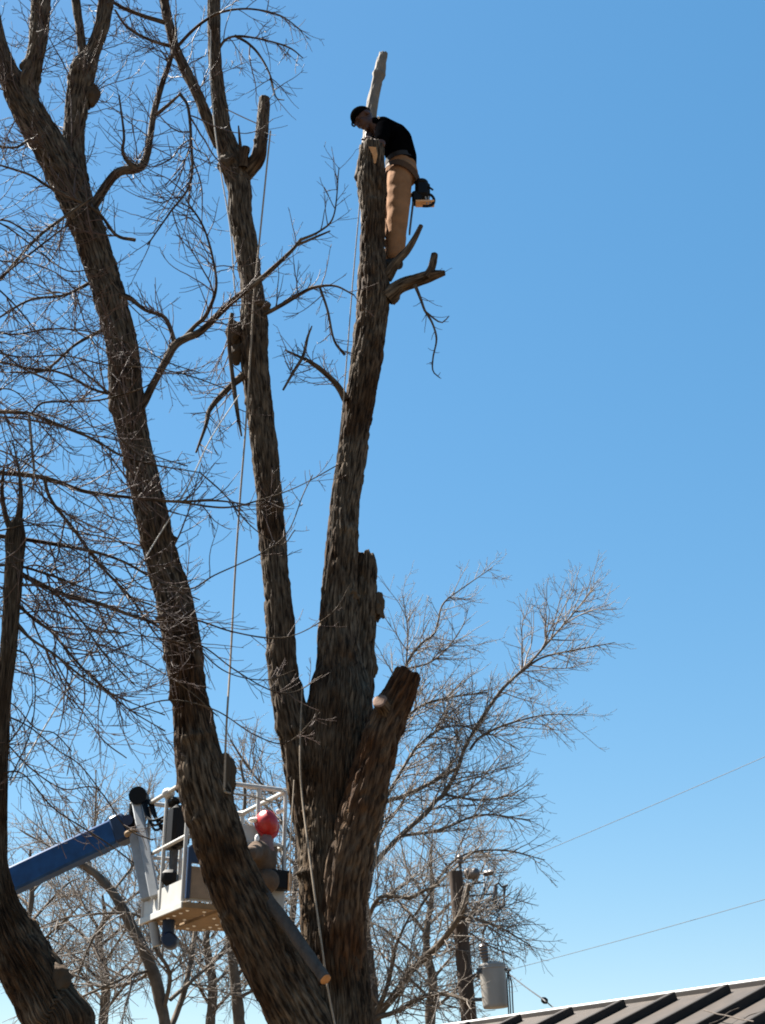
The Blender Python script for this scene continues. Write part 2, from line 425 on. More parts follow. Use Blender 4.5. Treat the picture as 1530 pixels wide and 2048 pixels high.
GF = dict(seg=0.17, wig=0.10, lift=0.12, sag=0.03, dens=6.2, ang=(25, 62), ratio=(.25, .6), rmin=0.0038, lmin=0.12, far=True)

def branch(tree, tw, spec, g, lev=2, dens=None, length=None, m=None, name='branch', bark=.5, t0=.1, cap=False, bias=None, sides=None, capmat=None):
    m = m or M['bark']
    SEED[0] += 3.7
    a = np.array([[*P(x, y, Y), h * pxm(x, y, Y)] for x, y, h, Y in spec])
    o, p, r = bark_world(name, a, tree, m, bark, cap, 0.035 if not g['far'] else 0.1, sides or (12 if a[:, 3].max() < .05 else None), 0, capmat, .12, SEED[0])
    if tw is not None: sprout(tw, p, r, lev, g, None, dens, length, t0, bias)
    return o, p, r

# ---- the maple being taken down (main tree)
base = P(678, 2100, 9.85); base[2] = 0
T1 = thing('bare_tree', base, 'large bare tree with sawn limbs and the climber standing in it', 'tree')
tw = Twigs()
trunk_top = [(676, 2048, 67, 9.85), (672, 1950, 62, 9.85), (666, 1850, 60, 9.85), (664, 1750, 60, 9.85), (664, 1650, 62, 9.86), (668, 1560, 64, 9.87), (673, 1480, 65, 9.88), (678, 1410, 62, 9.9), (682, 1360, 52, 9.93), (684, 1325, 40, 9.95)]
a = np.array([[*P(x, y, Y), h * pxm(x, y, Y)] for x, y, h, Y in trunk_top])
low = [[base[0] - .05, base[1], -0.15, .62], [base[0] - .04, base[1], .15, .5], [base[0] - .03, base[1], .6, .4], [base[0] - .02, base[1], 1.4, .33]]
bark_world('trunk', np.vstack([low, a]), T1, M['bark'], 1.15, cap=False, sd=3.3)
Y1 = 9.6
L1 = [(668, 2190, 58, 9.85), (640, 2110, 60, 9.78), (600, 2030, 60, 9.72), (558, 1950, 59, 9.68), (510, 1850, 57, 9.64), (462, 1750, 51, 9.62), (430, 1650, 49, Y1), (407, 1570, 48, Y1), (397, 1510, 43, Y1), (380, 1400, 33, 9.58),
      (366, 1300, 35, 9.55), (347, 1200, 33, 9.52), (318, 1100, 31, 9.5), (297, 1000, 31, 9.5), (274, 900, 28, 9.5), (254, 800, 32, 9.5), (245, 700, 30, 9.5), (221, 600, 30, 9.5),
      (190, 500, 31, 9.5), (165, 430, 32, 9.5), (128, 350, 32, 9.5), (92, 280, 32, 9.5), (57, 225, 30, 9.5), (26, 165, 23, 9.5), (2, 105, 17, 9.5), (-14, 30, 14, 9.5), (-30, -80, 12, 9.5), (-50, -220, 9, 9.5)]
bark_tube('limb', L1, T1, M['bark'], cap=False)
f1 = bark_tube('limb', [(74, 262, 20, 9.5), (56, 190, 21, 9.48), (64, 140, 19, 9.46), (73, 100, 17, 9.45), (79, 50, 18, 9.45), (82, 0, 18, 9.45), (86, -60, 16, 9.45), (96, -200, 12, 9.5)], T1, M['bark'], cap=False)
f2 = bark_tube('limb', [(172, 440, 22, 9.52), (160, 375, 20, 9.55), (147, 300, 20, 9.6), (150, 240, 21, 9.6), (159, 180, 23, 9.6), (167, 140, 25, 9.6), (184, 105, 16, 9.6), (203, 55, 14, 9.6), (212, 0, 14, 9.6), (222, -60, 12, 9.6), (245, -200, 8, 9.6)], T1, M['bark'], cap=False)
bark_tube('limb', [(163, 140, 13, 9.6), (165, 105, 9, 9.62), (159, 55, 8, 9.64), (152, 0, 8, 9.66), (140, -120, 6, 9.7)], T1, M['bark'], cap=False)
L2 = [(690, 1950, 40, 9.95), (668, 1850, 44, 9.93), (646, 1740, 42, 9.9), (622, 1620, 38, 9.9), (602, 1510, 36, 9.9), (586, 1440, 34, 9.9), (573, 1380, 30, 9.92), (565, 1330, 28, 9.94), (556, 1200, 26, 9.97), (547, 1100, 26, 10.0), (539, 1000, 25, 10.0), (529, 900, 25, 10.0),
      (518, 800, 25, 10.0), (509, 720, 26, 10.0), (508, 650, 26, 10.0), (506, 595, 22, 10.0), (499, 540, 21, 10.0), (490, 480, 22, 10.0), (481, 430, 22, 10.0), (479, 385, 22, 10.0), (473, 350, 24, 10.0), (460, 308, 22, 10.0), (446, 265, 17, 10.0), (441, 225, 15, 10.0), (434, 160, 13, 10.0), (429, 100, 12, 10.0), (428, 0, 12, 10.0), (427, -160, 9, 10.0)]
bark_tube('limb', L2, T1, M['bark'], cap=False)
l2l = bark_tube('limb', [(440, 290, 12, 10.0), (418, 245, 11, 9.97), (396, 190, 10, 9.95), (371, 140, 10, 9.95), (351, 95, 9, 9.95), (336, 40, 9, 9.95), (326, -20, 8, 9.95), (310, -150, 6, 9.95)], T1, M['bark'], cap=False)
bark_tube('stub', [(478, 362, 15, 10.0), (498, 338, 16, 9.98), (514, 318, 15, 9.96), (521, 285, 13, 9.96), (526, 240, 12, 9.96), (529, 198, 11, 9.96)], T1, M['bark'], capmat=M['sawn_old'], bark=.7)
bark_tube('stub', [(486, 335, 9, 9.9), (488, 312, 9, 9.88), (492, 296, 8, 9.87)], T1, M['bark'], bark=.6)
branch(T1, None, [(484, 320, 4, 9.87), (480, 285, 3.2, 9.86), (477, 252, 1.5, 9.86)], G)
L3 = [(684, 1470, 44, 9.9), (682, 1390, 50, 9.92), (677, 1310, 42, 9.93), (678, 1210, 35, 9.95), (684, 1100, 30, 9.97), (691, 1000, 28, 9.98), (706, 900, 27, 9.99), (720, 800, 28, 10.0), (735, 700, 30, 10.0), (743, 640, 30, 10.0), (748, 585, 31, 10.0), (746, 540, 27, 10.0), (745, 500, 24, 10.0), (746, 440, 23, 9.98), (745, 400, 25, 9.97), (743, 365, 28, 9.96), (742, 335, 26, 9.96), (743, 310, 25, 9.95), (743, 296, 25, 9.95)]
bark_tube('limb', L3, T1, M['bark'], capmat=M['sawn'], jag=.05)
sp_ = MB(); sv_ = [(737, 293), (752, 294), (755, 310), (752, 326), (748, 327), (745, 310)]
fr_ = [P(x, y, 9.822) for x, y in sv_]; bk_ = [P(x, y, 9.90) for x, y in sv_]
sp_.add(fr_ + bk_, [(0, 1, 2, 3, 4, 5)] + [(i_, 6 + i_, 6 + (i_ + 1) % 6, (i_ + 1) % 6) for i_ in range(6)]); sp_.build('split_wood', M['sawn'], T1, smooth=False)
bark_tube('stub', [(742, 480, 17, 10.08), (735, 400, 15, 10.3), (733, 330, 13.5, 10.5), (738, 262, 11.5, 10.6), (745, 210, 10.5, 10.62), (751, 180, 10, 10.62), (756, 158, 10.5, 10.62), (758, 150, 12.5, 10.62), (760, 142, 10.5, 10.62), (763, 124, 10.5, 10.62), (766, 109, 9, 10.62)], T1, M['pale_bark'], capmat=M['sawn_old'], bark=.9, jag=.03)
S1 = [(700, 1470, 40, 10.02), (712, 1390, 32, 10.04), (721, 1300, 27, 10.08), (727, 1200, 24, 10.1), (731, 1140, 21, 10.1), (732, 1112, 18, 10.1)]
bark_tube('stub', S1, T1, M['bark'], jag=.06, capmat=M['bark'], bark=1.3)
S2 = [(676, 2160, 40, 9.9), (679, 2060, 42, 9.86), (682, 1960, 44, 9.8), (685, 1860, 45, 9.74), (692, 1760, 44, 9.68), (714, 1655, 42, 9.64), (738, 1560, 39, 9.62), (760, 1480, 36, 9.6), (784, 1420, 33, 9.6), (803, 1378, 29, 9.6), (817, 1347, 26, 9.6)]
bark_tube('stub', S2, T1, M['bark_red'], jag=.04, capmat=M['bark'], bark=1.2)
bark_tube('stub', [(782, 1450, 20, 9.6), (770, 1420, 17, 9.52), (760, 1402, 15, 9.43)], T1, M['bark'], capmat=M['sawn_old'], bark=.5)
bark_tube('stub', [(470, 1690, 14, 9.75), (520, 1778, 13, 9.62), (580, 1858, 12.5, 9.42), (651, 1958, 12, 9.15)], T1, M['grey_bark'], capmat=M['sawn'], bark=.4)
def burl(px, py, Y, rx, ry, m=None, name='burl', k=.3, par=None):
    c = P(px, py, Y); s = pxm(px, py, Y); b = MB(); b.ball(c, (rx * s, rx * s, ry * s), 28, 18)
    V = b.V[0]; d = V - c; q = 1 + k * 2 * (vnoise(V[:, 0] * 22, V[:, 1] * 22, V[:, 2] * 22) - .5) + k * (vnoise(V[:, 0] * 60, V[:, 1] * 60, V[:, 2] * 40) - .5)
    b.V[0] = c + d * q[:, None]; return b.build(name, m or M['bark'], par or T1)
burl(372, 1568, 9.62, 20, 36); burl(448, 1560, 9.7, 22, 44); burl(470, 668, 10.0, 17, 26); burl(474, 705, 10.02, 12, 26)
burl(758, 1218, 10.1, 10, 22, k=.9, name='bark_shred'); burl(748, 1335, 10.1, 8, 22); burl(186, 190, 9.6, 14, 24); burl(48, 132, 9.47, 9, 14)
burl(722, 350, 9.97, 12, 24); burl(766, 385, 9.96, 9, 20); burl(790, 590, 9.99, 9, 20); burl(228, 812, 9.47, 12, 22); burl(520, 612, 9.96, 20, 12)
burl(456, 326, 9.95, 20, 22); burl(700, 1190, 9.92, 18, 10); burl(700, 1120, 9.93, 12, 9); burl(448, 1540, 9.6, 12, 40)
Yb = 9.45
def B(spec, Y, lev=2, dens=None, length=None, **k):
    dens = (dens or 6) * 1.5
    return branch(T1, tw, [(x, y, h, Y[0] + (Y[1] - Y[0]) * i / (len(spec) - 1)) for i, (x, y, h) in enumerate(spec)], G, lev, dens, length, **k)
B([(182, 420, 10), (215, 368, 9), (240, 343, 9), (275, 338, 9), (290, 322, 8), (299, 285, 7), (308, 225, 6.5), (325, 165, 5.5), (345, 108, 4), (352, 70, 2.4), (350, 30, 1.5)], (9.45, 9.7), 2, 6, (.2, .65))
B([(276, 338, 6), (255, 322, 5), (245, 300, 3.5), (248, 270, 2.4), (238, 190, 1.6)], (9.5, 9.4), 1, 6)
B([(312, 230, 4), (338, 208, 3.4), (360, 188, 2.4)], (9.5, 9.4), 1, 6)
B([(360, 188, 3), (376, 215, 3), (382, 280, 3), (381, 365, 2.6), (340, 425, 2), (295, 490, 1.4)], (9.4, 9.2), 1, 5)
B([(275, 820, 11), (287, 806, 9), (303, 775, 8), (330, 725, 8), (350, 690, 8), (372, 676, 7.5), (400, 664, 7), (432, 634, 6.5), (470, 598, 6), (522, 558, 5), (580, 505, 4), (602, 478, 3)], (9.45, 9.5), 2, 6.5, (.2, .6))
B([(600, 480, 3), (640, 462, 2.2), (668, 430, 1.6), (678, 335, 1)], (9.5, 9.4), 1, 5)
B([(590, 492, 3), (630, 475, 2.4), (660, 462, 1.5)], (9.5, 9.6), 1, 5)
B([(350, 690, 5), (340, 655, 4), (325, 632, 4), (290, 620, 3.5), (262, 598, 5), (240, 590, 6)], (9.5, 9.4), 1, 7)
B([(366, 678, 5), (392, 650, 4), (412, 630, 4), (432, 575, 3), (424, 510, 2.4), (405, 450, 2), (372, 400, 1.4)], (9.5, 9.3), 1, 6)
B([(485, 752, 8), (455, 778, 6), (420, 818, 5), (412, 850, 3.5), (392, 905, 2)], (9.9, 9.7), 2, 5, (.15, .5))
B([(464, 628, 4.5), (459, 660, 4.5), (459, 700, 4), (466, 760, 4), (474, 820, 4), (483, 872, 2)], (9.85, 9.8), 1, 3)
B([(692, 800, 8), (672, 768, 6), (645, 742, 5), (620, 724, 4), (604, 716, 3), (570, 700, 1.6)], (9.9, 9.7), 2, 9, (.2, .6))
B([(566, 780, 2), (588, 742, 3), (606, 712, 3), (615, 675, 2.6), (624, 652, 1.2)], (9.72, 9.68), 1, 4, (.1, .3))
B([(525, 630, 5), (545, 620, 4), (575, 603, 4), (600, 588, 3.5), (628, 575, 3), (670, 572, 2), (708, 590, 1.4)], (9.95, 9.7), 2, 7, (.2, .5))
B([(640, 575, 2.5), (655, 620, 2.5), (668, 680, 2.5), (690, 710, 3)], (9.7, 9.85), 1, 7)
B([(772, 596, 17), (800, 572, 14), (832, 562, 13), (860, 552, 12), (890, 546, 5)], (9.97, 9.85), 0, 2, (.1, .2), bark=.7)
bark_tube('stub', [(852, 556, 10, 9.87), (862, 540, 8, 9.86), (867, 522, 7.5, 9.85), (869, 509, 6.5, 9.85)], T1, M['bark'], bark=.6)
bark_tube('stub', [(772, 556, 12, 9.98), (795, 522, 8.5, 9.93), (815, 500, 7, 9.9), (832, 472, 5.5, 9.88), (842, 452, 4.5, 9.88)], T1, M['bark'], bark=.5)
B([(830, 570, 4), (842, 600, 3), (850, 622, 2.6), (864, 645, 2.2), (873, 678, 1.8), (866, 715, 1.6), (866, 742, 1.4), (880, 756, 1)], (9.86, 9.75), 0, 5, (.08, .2))
B([(850, 622, 2), (872, 640, 1.6), (885, 645, 1.3), (898, 632, 1)], (9.8, 9.75), 0, 4, (.06, .15))
# thin upper branches
B([(356, 92, 3.4), (380, 66, 3), (409, 42, 2.8), (444, 24, 2.4), (500, 18, 2), (560, 31, 1.5), (604, 62, 1)], (9.95, 9.7), 2, 5, (.2, .6))
B([(432, 110, 3), (450, 80, 2.6), (480, 72, 2.2), (529, 80, 1.8), (578, 95, 1.8), (606, 116, 1)], (10.0, 9.8), 2, 5, (.2, .5))
B([(470, 72, 3), (498, 88, 2.6), (520, 112, 2.2), (540, 150, 1.8), (552, 194, 1.3), (568, 200, 1)], (9.95, 9.7), 1, 4)
B([(330, 45, 5), (280, 30, 4), (235, 10, 3.4), (200, -20, 2)], (9.9, 9.6), 2, 6, (.2, .5))
B([(350, 95, 4), (300, 80, 3), (255, 55, 2.5), (230, 20, 1.8)], (9.9, 9.6), 2, 6, (.2, .5))
for lim, dn, ln in ((f1, 7, (.3, .9)), (f2, 8, (.3, .9)), (l2l, 7, (.3, .8))):
    sprout(tw, lim[1], lim[2], 2, G, None, dn, ln, .1)
# epicormic shoots along the long left limb
a = np.array([[*P(x, y, Y), h * pxm(x, y, Y)] for x, y, h, Y in L1[9:]]); a = catmull(a, 6)
sprout(tw, a[:, :3], a[:, 3], 2, G, None, 4.2, (.25, .95), 0, (-.45, -.2, .1))
a = np.array([[*P(x, y, Y), h * pxm(x, y, Y)] for x, y, h, Y in L2[8:]]); a = catmull(a, 6)
sprout(tw, a[:, :3], a[:, 3], 1, G, None, 2.2, (.2, .5), 0)
for s_, Y in (([(270, 480, 4), (232, 470, 3.4), (190, 420, 3), (100, 375, 3), (60, 350, 2.4), (0, 330, 2)], (9.5, 9.0)),
              ([(190, 560, 4), (130, 590, 3), (60, 600, 2.6), (-10, 640, 2)], (9.5, 9.0)),
              ([(185, 395, 3), (120, 440, 3), (70, 480, 3), (0, 560, 3)], (9.1, 8.9)),
              ([(205, 660, 4), (150, 690, 3), (90, 740, 2.5), (20, 745, 2)], (9.5, 9.0)),
              ([(236, 790, 4), (190, 780, 3), (120, 745, 2.5), (40, 735, 2)], (9.5, 9.0)),
              ([(115, 330, 4), (70, 280, 3), (30, 295, 2.4), (-20, 290, 2)], (9.5, 9.1))):
    B(s_, Y, 2, 6, (.2, .65))
tw.build('twigs', M['twig'], T1)

# ---- second tree, at the lower left, and its long drooping branches
b2 = P(130, 2080, 8.6) + np.array([.62, 0, 0]); b2[2] = 0
T2 = thing('bare_tree', b2, 'leaning bare trunk crossing the lower left corner with long drooping branches', 'tree')
tw = Twigs()
a = np.array([[*P(x, y, Y), h * pxm(x, y, Y)] for x, y, h, Y in [(130, 2080, 60, 8.6), (104, 2030, 57, 8.6), (70, 1960, 55, 8.6), (26, 1880, 46, 8.6), (0, 1810, 34, 8.6), (-10, 1740, 25, 8.6), (-8, 1680, 20, 8.6), (-3, 1600, 16, 8.6), (1, 1500, 15, 8.6), (7, 1400, 14, 8.6), (17, 1300, 15, 8.6), (24, 1200, 16, 8.6), (29, 1120, 17, 8.6), (31, 1080, 18, 8.6), (32, 1060, 16, 8.6), (34, 1045, 12, 8.6)]])
low = [[b2[0] + .06, b2[1], -.15, .42], [b2[0], b2[1], .25, .33], [b2[0] - .22, b2[1], 1.0, .24]]
bark_world('trunk', np.vstack([low, a]), T2, M['bark'], 1.2, cap=True, capmat=M['sawn_old'], jag=.05, sd=8.1)
burl(122, 1958, 8.52, 22, 30, par=T2)
off = bark_tube('limb', [(-6, 1840, 30, 8.62), (-60, 1740, 28, 8.65), (-110, 1600, 26, 8.7), (-140, 1400, 24, 8.7), (-150, 1200, 21, 8.7), (-150, 1000, 18, 8.7), (-140, 820, 14, 8.7), (-130, 600, 10, 8.7), (-120, 380, 6, 8.7)], T2, M['bark'], cap=False)
def B2(spec, Y, lev=2, dens=9, length=(.2, .75), **k):
    spec = [(x, y, h * .72) for x, y, h in spec]
    return branch(T2, tw, [(x, y, h, Y[0] + (Y[1] - Y[0]) * i / (len(spec) - 1)) for i, (x, y, h) in enumerate(spec)], G, lev, dens, length, **k)
B2([(-142, 850, 9), (-60, 826, 7), (0, 824, 5.5), (60, 828, 5), (130, 855, 4), (190, 880, 3.4), (240, 910, 3), (310, 930, 2.4), (400, 945, 1.4)], (8.7, 9.0))
B2([(64, 826, 3), (84, 806, 3), (130, 803, 2.6), (200, 800, 2.4), (280, 778, 1.8), (310, 760, 1.2)], (8.75, 8.7), 1, 5)
B2([(-148, 960, 9), (-60, 940, 7), (0, 946, 6), (70, 952, 6), (120, 965, 5.5), (170, 983, 5), (260, 995, 4.5), (350, 1003, 3.8), (430, 1001, 3), (500, 1010, 1.6)], (8.7, 9.2))
B2([(-150, 1050, 9), (-60, 1060, 7), (0, 1072, 6), (60, 1080, 6), (120, 1090, 5.5), (190, 1104, 5), (250, 1125, 4), (330, 1170, 3), (400, 1200, 1.6)], (8.7, 8.9))
B2([(28, 1140, 8), (60, 1158, 7), (130, 1190, 6.5), (200, 1208, 6), (260, 1230, 5), (310, 1248, 4), (360, 1290, 2.4)], (8.6, 8.9))
B2([(88, 955, 5), (102, 1000, 5), (150, 1062, 4.6), (200, 1130, 4.2), (262, 1196, 3.6), (305, 1260, 2.6), (340, 1300, 1.6)], (8.75, 9.0))
B2([(26, 1200, 5), (70, 1240, 4.4), (105, 1265, 4), (150, 1320, 3.4), (200, 1370, 2.8), (260, 1420, 2), (330, 1462, 1.3)], (8.6, 8.8))
B2([(24, 1240, 5), (60, 1276, 4.4), (110, 1310, 3.8), (160, 1350, 3), (230, 1392, 2), (330, 1430, 1.2)], (8.6, 8.5))
B2([(24, 1170, 4), (90, 1175, 3.4), (150, 1225, 3), (210, 1310, 2.4), (270, 1370, 1.6)], (8.6, 8.4))
B2([(58, 830, 4), (62, 880, 4), (68, 940, 3), (66, 980, 2)], (8.75, 8.75), 1, 6, m=M['pale_bark'])
B2([(24, 1066, 9), (12, 1035, 7), (4, 985, 5), (8, 930, 3)], (8.6, 8.5), 1, 6)
B2([(33, 1062, 11), (40, 1020, 9), (41, 975, 5), (36, 930, 3), (25, 880, 1.6)], (8.6, 8.6), 2, 9)
B2([(-140, 760, 7), (-60, 720, 5), (20, 728, 3.4), (90, 742, 2.4), (170, 720, 1.4)], (8.7, 8.9), 2, 6)
B2([(-135, 680, 6), (-60, 600, 4), (0, 555, 3), (70, 500, 2.6), (170, 420, 1.6), (190, 390, 1)], (8.7, 9.0), 2, 5)
B2([(-130, 560, 6), (-60, 480, 4), (0, 440, 3), (60, 470, 2), (110, 520, 1.2)], (8.7, 8.9), 2, 6)
B2([(30, 1300, 3), (52, 1310, 2.4), (70, 1360, 2), (62, 1460, 1.4), (20, 1560, 1)], (8.6, 8.5), 1, 3)
B2([(6, 1500, 3), (30, 1470, 2.4), (50, 1440, 1.8), (66, 1400, 1.2)], (8.6, 8.5), 1, 5)
B2([(-150, 1150, 7), (-60, 1140, 5), (20, 1130, 4), (100, 1150, 3.4), (180, 1180, 2.6), (250, 1190, 1.6)], (8.7, 8.5))
for sp_, Y_ in (([(320, 1165, 3), (380, 1178, 2.6), (430, 1150, 2.2), (520, 1108, 1.8), (575, 1065, 1.5), (605, 992, 1.2), (625, 950, .8)], (8.9, 9.3)),
                ([(300, 1243, 3), (380, 1238, 2.4), (460, 1262, 2), (540, 1276, 1.8), (600, 1266, 1.5), (668, 1222, 1.2), (702, 1165, .8)], (8.85, 9.3)),
                ([(350, 1003, 3), (450, 1015, 2.4), (520, 1000, 2), (585, 978, 1.6), (640, 950, 1.2), (684, 925, .8)], (9.1, 9.4)),
                ([(340, 1285, 2.6), (400, 1290, 2.2), (470, 1340, 1.8), (540, 1380, 1.6), (590, 1384, 1.3), (645, 1350, .8)], (8.9, 9.3)),
                ([(260, 1420, 2.4), (340, 1400, 2), (430, 1420, 1.8), (510, 1470, 1.5), (575, 1485, 1.2), (640, 1425, .8)], (8.7, 9.2)),
                ([(262, 1196, 3), (330, 1225, 2.4), (400, 1300, 2), (455, 1345, 1.6), (530, 1360, 1.2), (590, 1340, .8)], (8.9, 9.2)),
                ([(400, 945, 2.4), (450, 990, 2), (500, 1050, 1.6), (560, 1090, 1.2), (590, 1060, .8)], (9.0, 9.2))):
    B2(sp_, Y_, 1, 4.5, (.12, .45))
for q in range(22):                  # long fine branches sweeping in from the limb beyond the left edge
    y0 = 420 + q * 52 + random.uniform(-25, 25); x1 = random.uniform(120, 470); dy = random.uniform(20, 260)
    f = lambda t: (-142 + (x1 + 142) * t, y0 + dy * t ** random.uniform(1.0, 1.8) + random.uniform(-12, 12) - 25 * math.sin(3.1 * t), 3.2 - 2.3 * t)
    ye = random.uniform(8.2, 9.2)
    B2([f(t) for t in (0, .15, .3, .45, .6, .75, .88, 1)], (8.7, ye), 2, 5.5, (.15, .6))
tw.build('twigs', M['twig'], T2)

# ---- background trees
def bg_tree(base_px, Y, label, limbs, dens, length, lev, auto=0, g=GF, bias=None, r0=.2, group='bare trees behind the work'):
    b = P(*base_px, Y); b[2] = 0
    t = thing('bare_tree', b, label, 'tree', group); w = Twigs()
    for q, spec in enumerate(limbs):
        sp = [(x, y, h, Y + dy) for x, y, h, dy in spec]
        a_ = np.array([[*P(x, y, yy), h * pxm(x, y, yy)] for x, y, h, yy in sp])
        if q: a_[:, 3] *= .66
        if q == 0: a_ = np.vstack([[[b[0], b[1], -.1, a_[0, 3] * 1.5], [b[0], b[1], .4, a_[0, 3] * 1.2]], a_])
        SEED[0] += 5.1
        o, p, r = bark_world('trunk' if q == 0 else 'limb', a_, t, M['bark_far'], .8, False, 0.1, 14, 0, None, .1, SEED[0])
        sprout(w, p, r, lev, g, None, dens if q else dens * .4, length, .15 if q else .6, bias)
    if auto:
        top = p
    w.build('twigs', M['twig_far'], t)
    return t
bg_tree((745, 2060), 26.5, 'spreading bare tree behind the utility pole, its twigs reaching into blue sky', [
    [(745, 2120, 22, 0), (742, 2040, 20, 0), (738, 1960, 16, 0), (728, 1860, 13, 0), (724, 1760, 11, 0)],
    [(742, 2045, 12, 0), (790, 1990, 11, -.3), (815, 1950, 10, -.5), (850, 1915, 10, -1.2), (890, 1875, 9, -1.9), (925, 1820, 8, -2.3), (938, 1770, 7, -2.4)],
    [(900, 1862, 6, -1.9), (925, 1845, 5, -1), (960, 1810, 3, -.4), (1010, 1790, 2, -.2)],
    [(742, 2050, 9, 0), (770, 1985, 7, -.3), (785, 1925, 6, -.6), (792, 1890, 5, -.8), (820, 1830, 3, -1)],
    [(726, 1760, 8, 0), (760, 1715, 8, .3), (800, 1672, 7.5, .6), (850, 1628, 7, .8), (873, 1600, 6.5, 1), (888, 1588, 6.5, 1), (915, 1540, 6, 1), (928, 1500, 5.5, 1), (955, 1450, 5.5, 1), (985, 1405, 5.5, 1), (1012, 1370, 5, 1), (1045, 1342, 4, 1), (1085, 1315, 3, 1), (1150, 1300, 2.4, 1), (1230, 1285, 1.2, 1)],
    [(1010, 1372, 4, 1), (1060, 1325, 3.6, 1), (1100, 1280, 3, 1), (1140, 1235, 2.4, 1), (1185, 1180, 1.4, 1)],
    [(735, 1640, 7, .5), (770, 1605, 6.5, .6), (808, 1592, 6.5, .8), (850, 1572, 6, 1), (890, 1550, 6, 1), (915, 1536, 5, 1)],
    [(940, 1500, 4, 1), (960, 1475, 4, 1), (1010, 1450, 3, 1), (1090, 1430, 2, 1), (1170, 1430, 1.2, 1)],
    [(740, 2040, 8, 0), (800, 2020, 7, -.5), (850, 1992, 7, -1.2), (900, 1990, 6, -2), (945, 2006, 5, -2.4)],
    [(732, 1850, 7, 0), (760, 1795, 6, -.4), (820, 1795, 6, -.8), (850, 1780, 5, -.9), (880, 1770, 3, -1)],
    [(733, 1800, 7, 0), (770, 1600, 6, .6), (790, 1450, 5, .9), (812, 1335, 4, 1), (840, 1290, 3.6, 1), (870, 1265, 3.2, 1), (885, 1210, 2.6, 1), (920, 1180, 2, 1), (985, 1135, 1, 1)],
    [(812, 1338, 3, 1), (860, 1325, 2.6, 1), (900, 1290, 2, 1), (930, 1245, 1.4, 1)],
    [(812, 1335, 2.6, 1), (815, 1260, 2, 1), (805, 1190, 1.2, 1)],
    [(770, 1500, 5, .8), (830, 1420, 4, 1), (900, 1395, 3.4, 1), (975, 1385, 2.4, 1)],
    [(770, 1600, 5, .6), (830, 1500, 4, 1), (890, 1455, 3, 1), (960, 1460, 2, 1), (1040, 1500, 1.2, 1)],
    [(800, 1672, 5, .6), (880, 1660, 4, .6), (960, 1630, 3, .6), (1060, 1640, 1.6, .6)],
    [(890, 1590, 4, 1), (960, 1600, 3, 1), (1030, 1590, 1.5, 1)],
    [(830, 1830, 4, -1), (910, 1720, 3.4, -.4), (1000, 1700, 2.6, -.2), (1090, 1720, 1.4, -.2)],
    [(920, 1830, 4, -2.2), (990, 1850, 3, -.9), (1060, 1890, 1.6, -.5)],
    [(726, 1780, 9, 0), (690, 1650, 8, .6), (640, 1550, 6, .8), (600, 1470, 4.5, 1), (580, 1420, 3, 1)],
    [(690, 1660, 6, .6), (600, 1580, 5, .8), (550, 1590, 4.5, 1), (500, 1540, 3, 1), (460, 1480, 1.6, 1)],
    [(735, 1900, 9, 0), (660, 1780, 7, -.2), (600, 1700, 5, -.4), (560, 1640, 4, -.4), (520, 1600, 2, -.4)]],
    4.4, (.5, 1.9), 2)
bg_tree((325, 2060), 24, 'bare tree with forked leaning stems seen below the lift basket', [
    [(330, 2110, 13, 0), (322, 2010, 12, 0), (300, 1930, 11.5, 0), (262, 1850, 10, 0), (228, 1790, 9, 0), (185, 1742, 7, 0), (158, 1724, 5, 0), (130, 1700, 3, 0)],
    [(182, 1740, 6, 0), (176, 1705, 5, .2), (190, 1640, 3, .3), (192, 1540, 1.5, .4)],
    [(330, 2080, 9, 0), (352, 2030, 9, .2), (372, 1970, 8, .3), (385, 1900, 7.5, .4), (392, 1850, 6, .5), (410, 1740, 4, .5)],
    [(325, 2030, 7, 0), (340, 1950, 6, -.3), (312, 1900, 5, -.5), (280, 1832, 4, -.6), (150, 1832, 3, -.8), (60, 1862, 1.5, -1)],
    [(305, 1930, 6, 0), (280, 1958, 5, .3), (210, 1975, 5, .4), (150, 1950, 3, .5), (90, 1930, 1.5, .5)],
    [(240, 1805, 5, 0), (190, 1870, 4, .4), (160, 1940, 3, .5), (140, 1990, 1.5, .5)],
    [(225, 1785, 4, 0), (280, 1700, 3, .4), (300, 1560, 1.6, .5)],
    [(340, 2000, 6, 0), (420, 1930, 5, .5), (470, 1890, 3, .6)],
    [(200, 1760, 4, 0), (110, 1700, 3, .3), (40, 1660, 1.6, .4)],
    [(300, 1940, 5, 0), (240, 1960, 4, -.5), (120, 2010, 3, -.7), (30, 2020, 1.5, -.7)]],
    3.0, (.5, 1.7), 2, bias=(0, 0, .25))
bg_tree((478, 2060), 25, 'slim brown bare tree between the basket and the big leaning limb', [
    [(482, 2120, 12, 0), (478, 2040, 11, 0), (470, 1960, 10, 0), (462, 1890, 9, 0), (455, 1800, 7, 0), (470, 1700, 5, 0), (490, 1600, 3.4, 0), (480, 1520, 2, 0)],
    [(470, 1960, 6, 0), (520, 1880, 5, .3), (560, 1780, 4, .4), (570, 1680, 3, .5), (540, 1540, 1.6, .6)],
    [(462, 1880, 5, 0), (430, 1800, 4, .3), (440, 1700, 3, .4), (400, 1560, 1.5, .5)],
    [(470, 2000, 5, 0), (540, 1960, 4, -.3), (590, 1900, 2.5, -.4), (620, 1800, 1.5, -.4)]],
    3.4, (.5, 1.8), 2, bias=(0, 0, .25))
hz = [(60, 2060, 33, 1700, 'small bare tree far behind the leaning trunk'), (205, 2060, 36, 1790, 'tangled bare tree far behind the forked stems'), (420, 2060, 34, 1760, 'thick bare crown far behind the lift basket'),
      (590, 2060, 35, 1560, 'pale twiggy tree far behind the red helmet'), (860, 2060, 38, 1700, 'pale twiggy tree far behind the utility pole')]
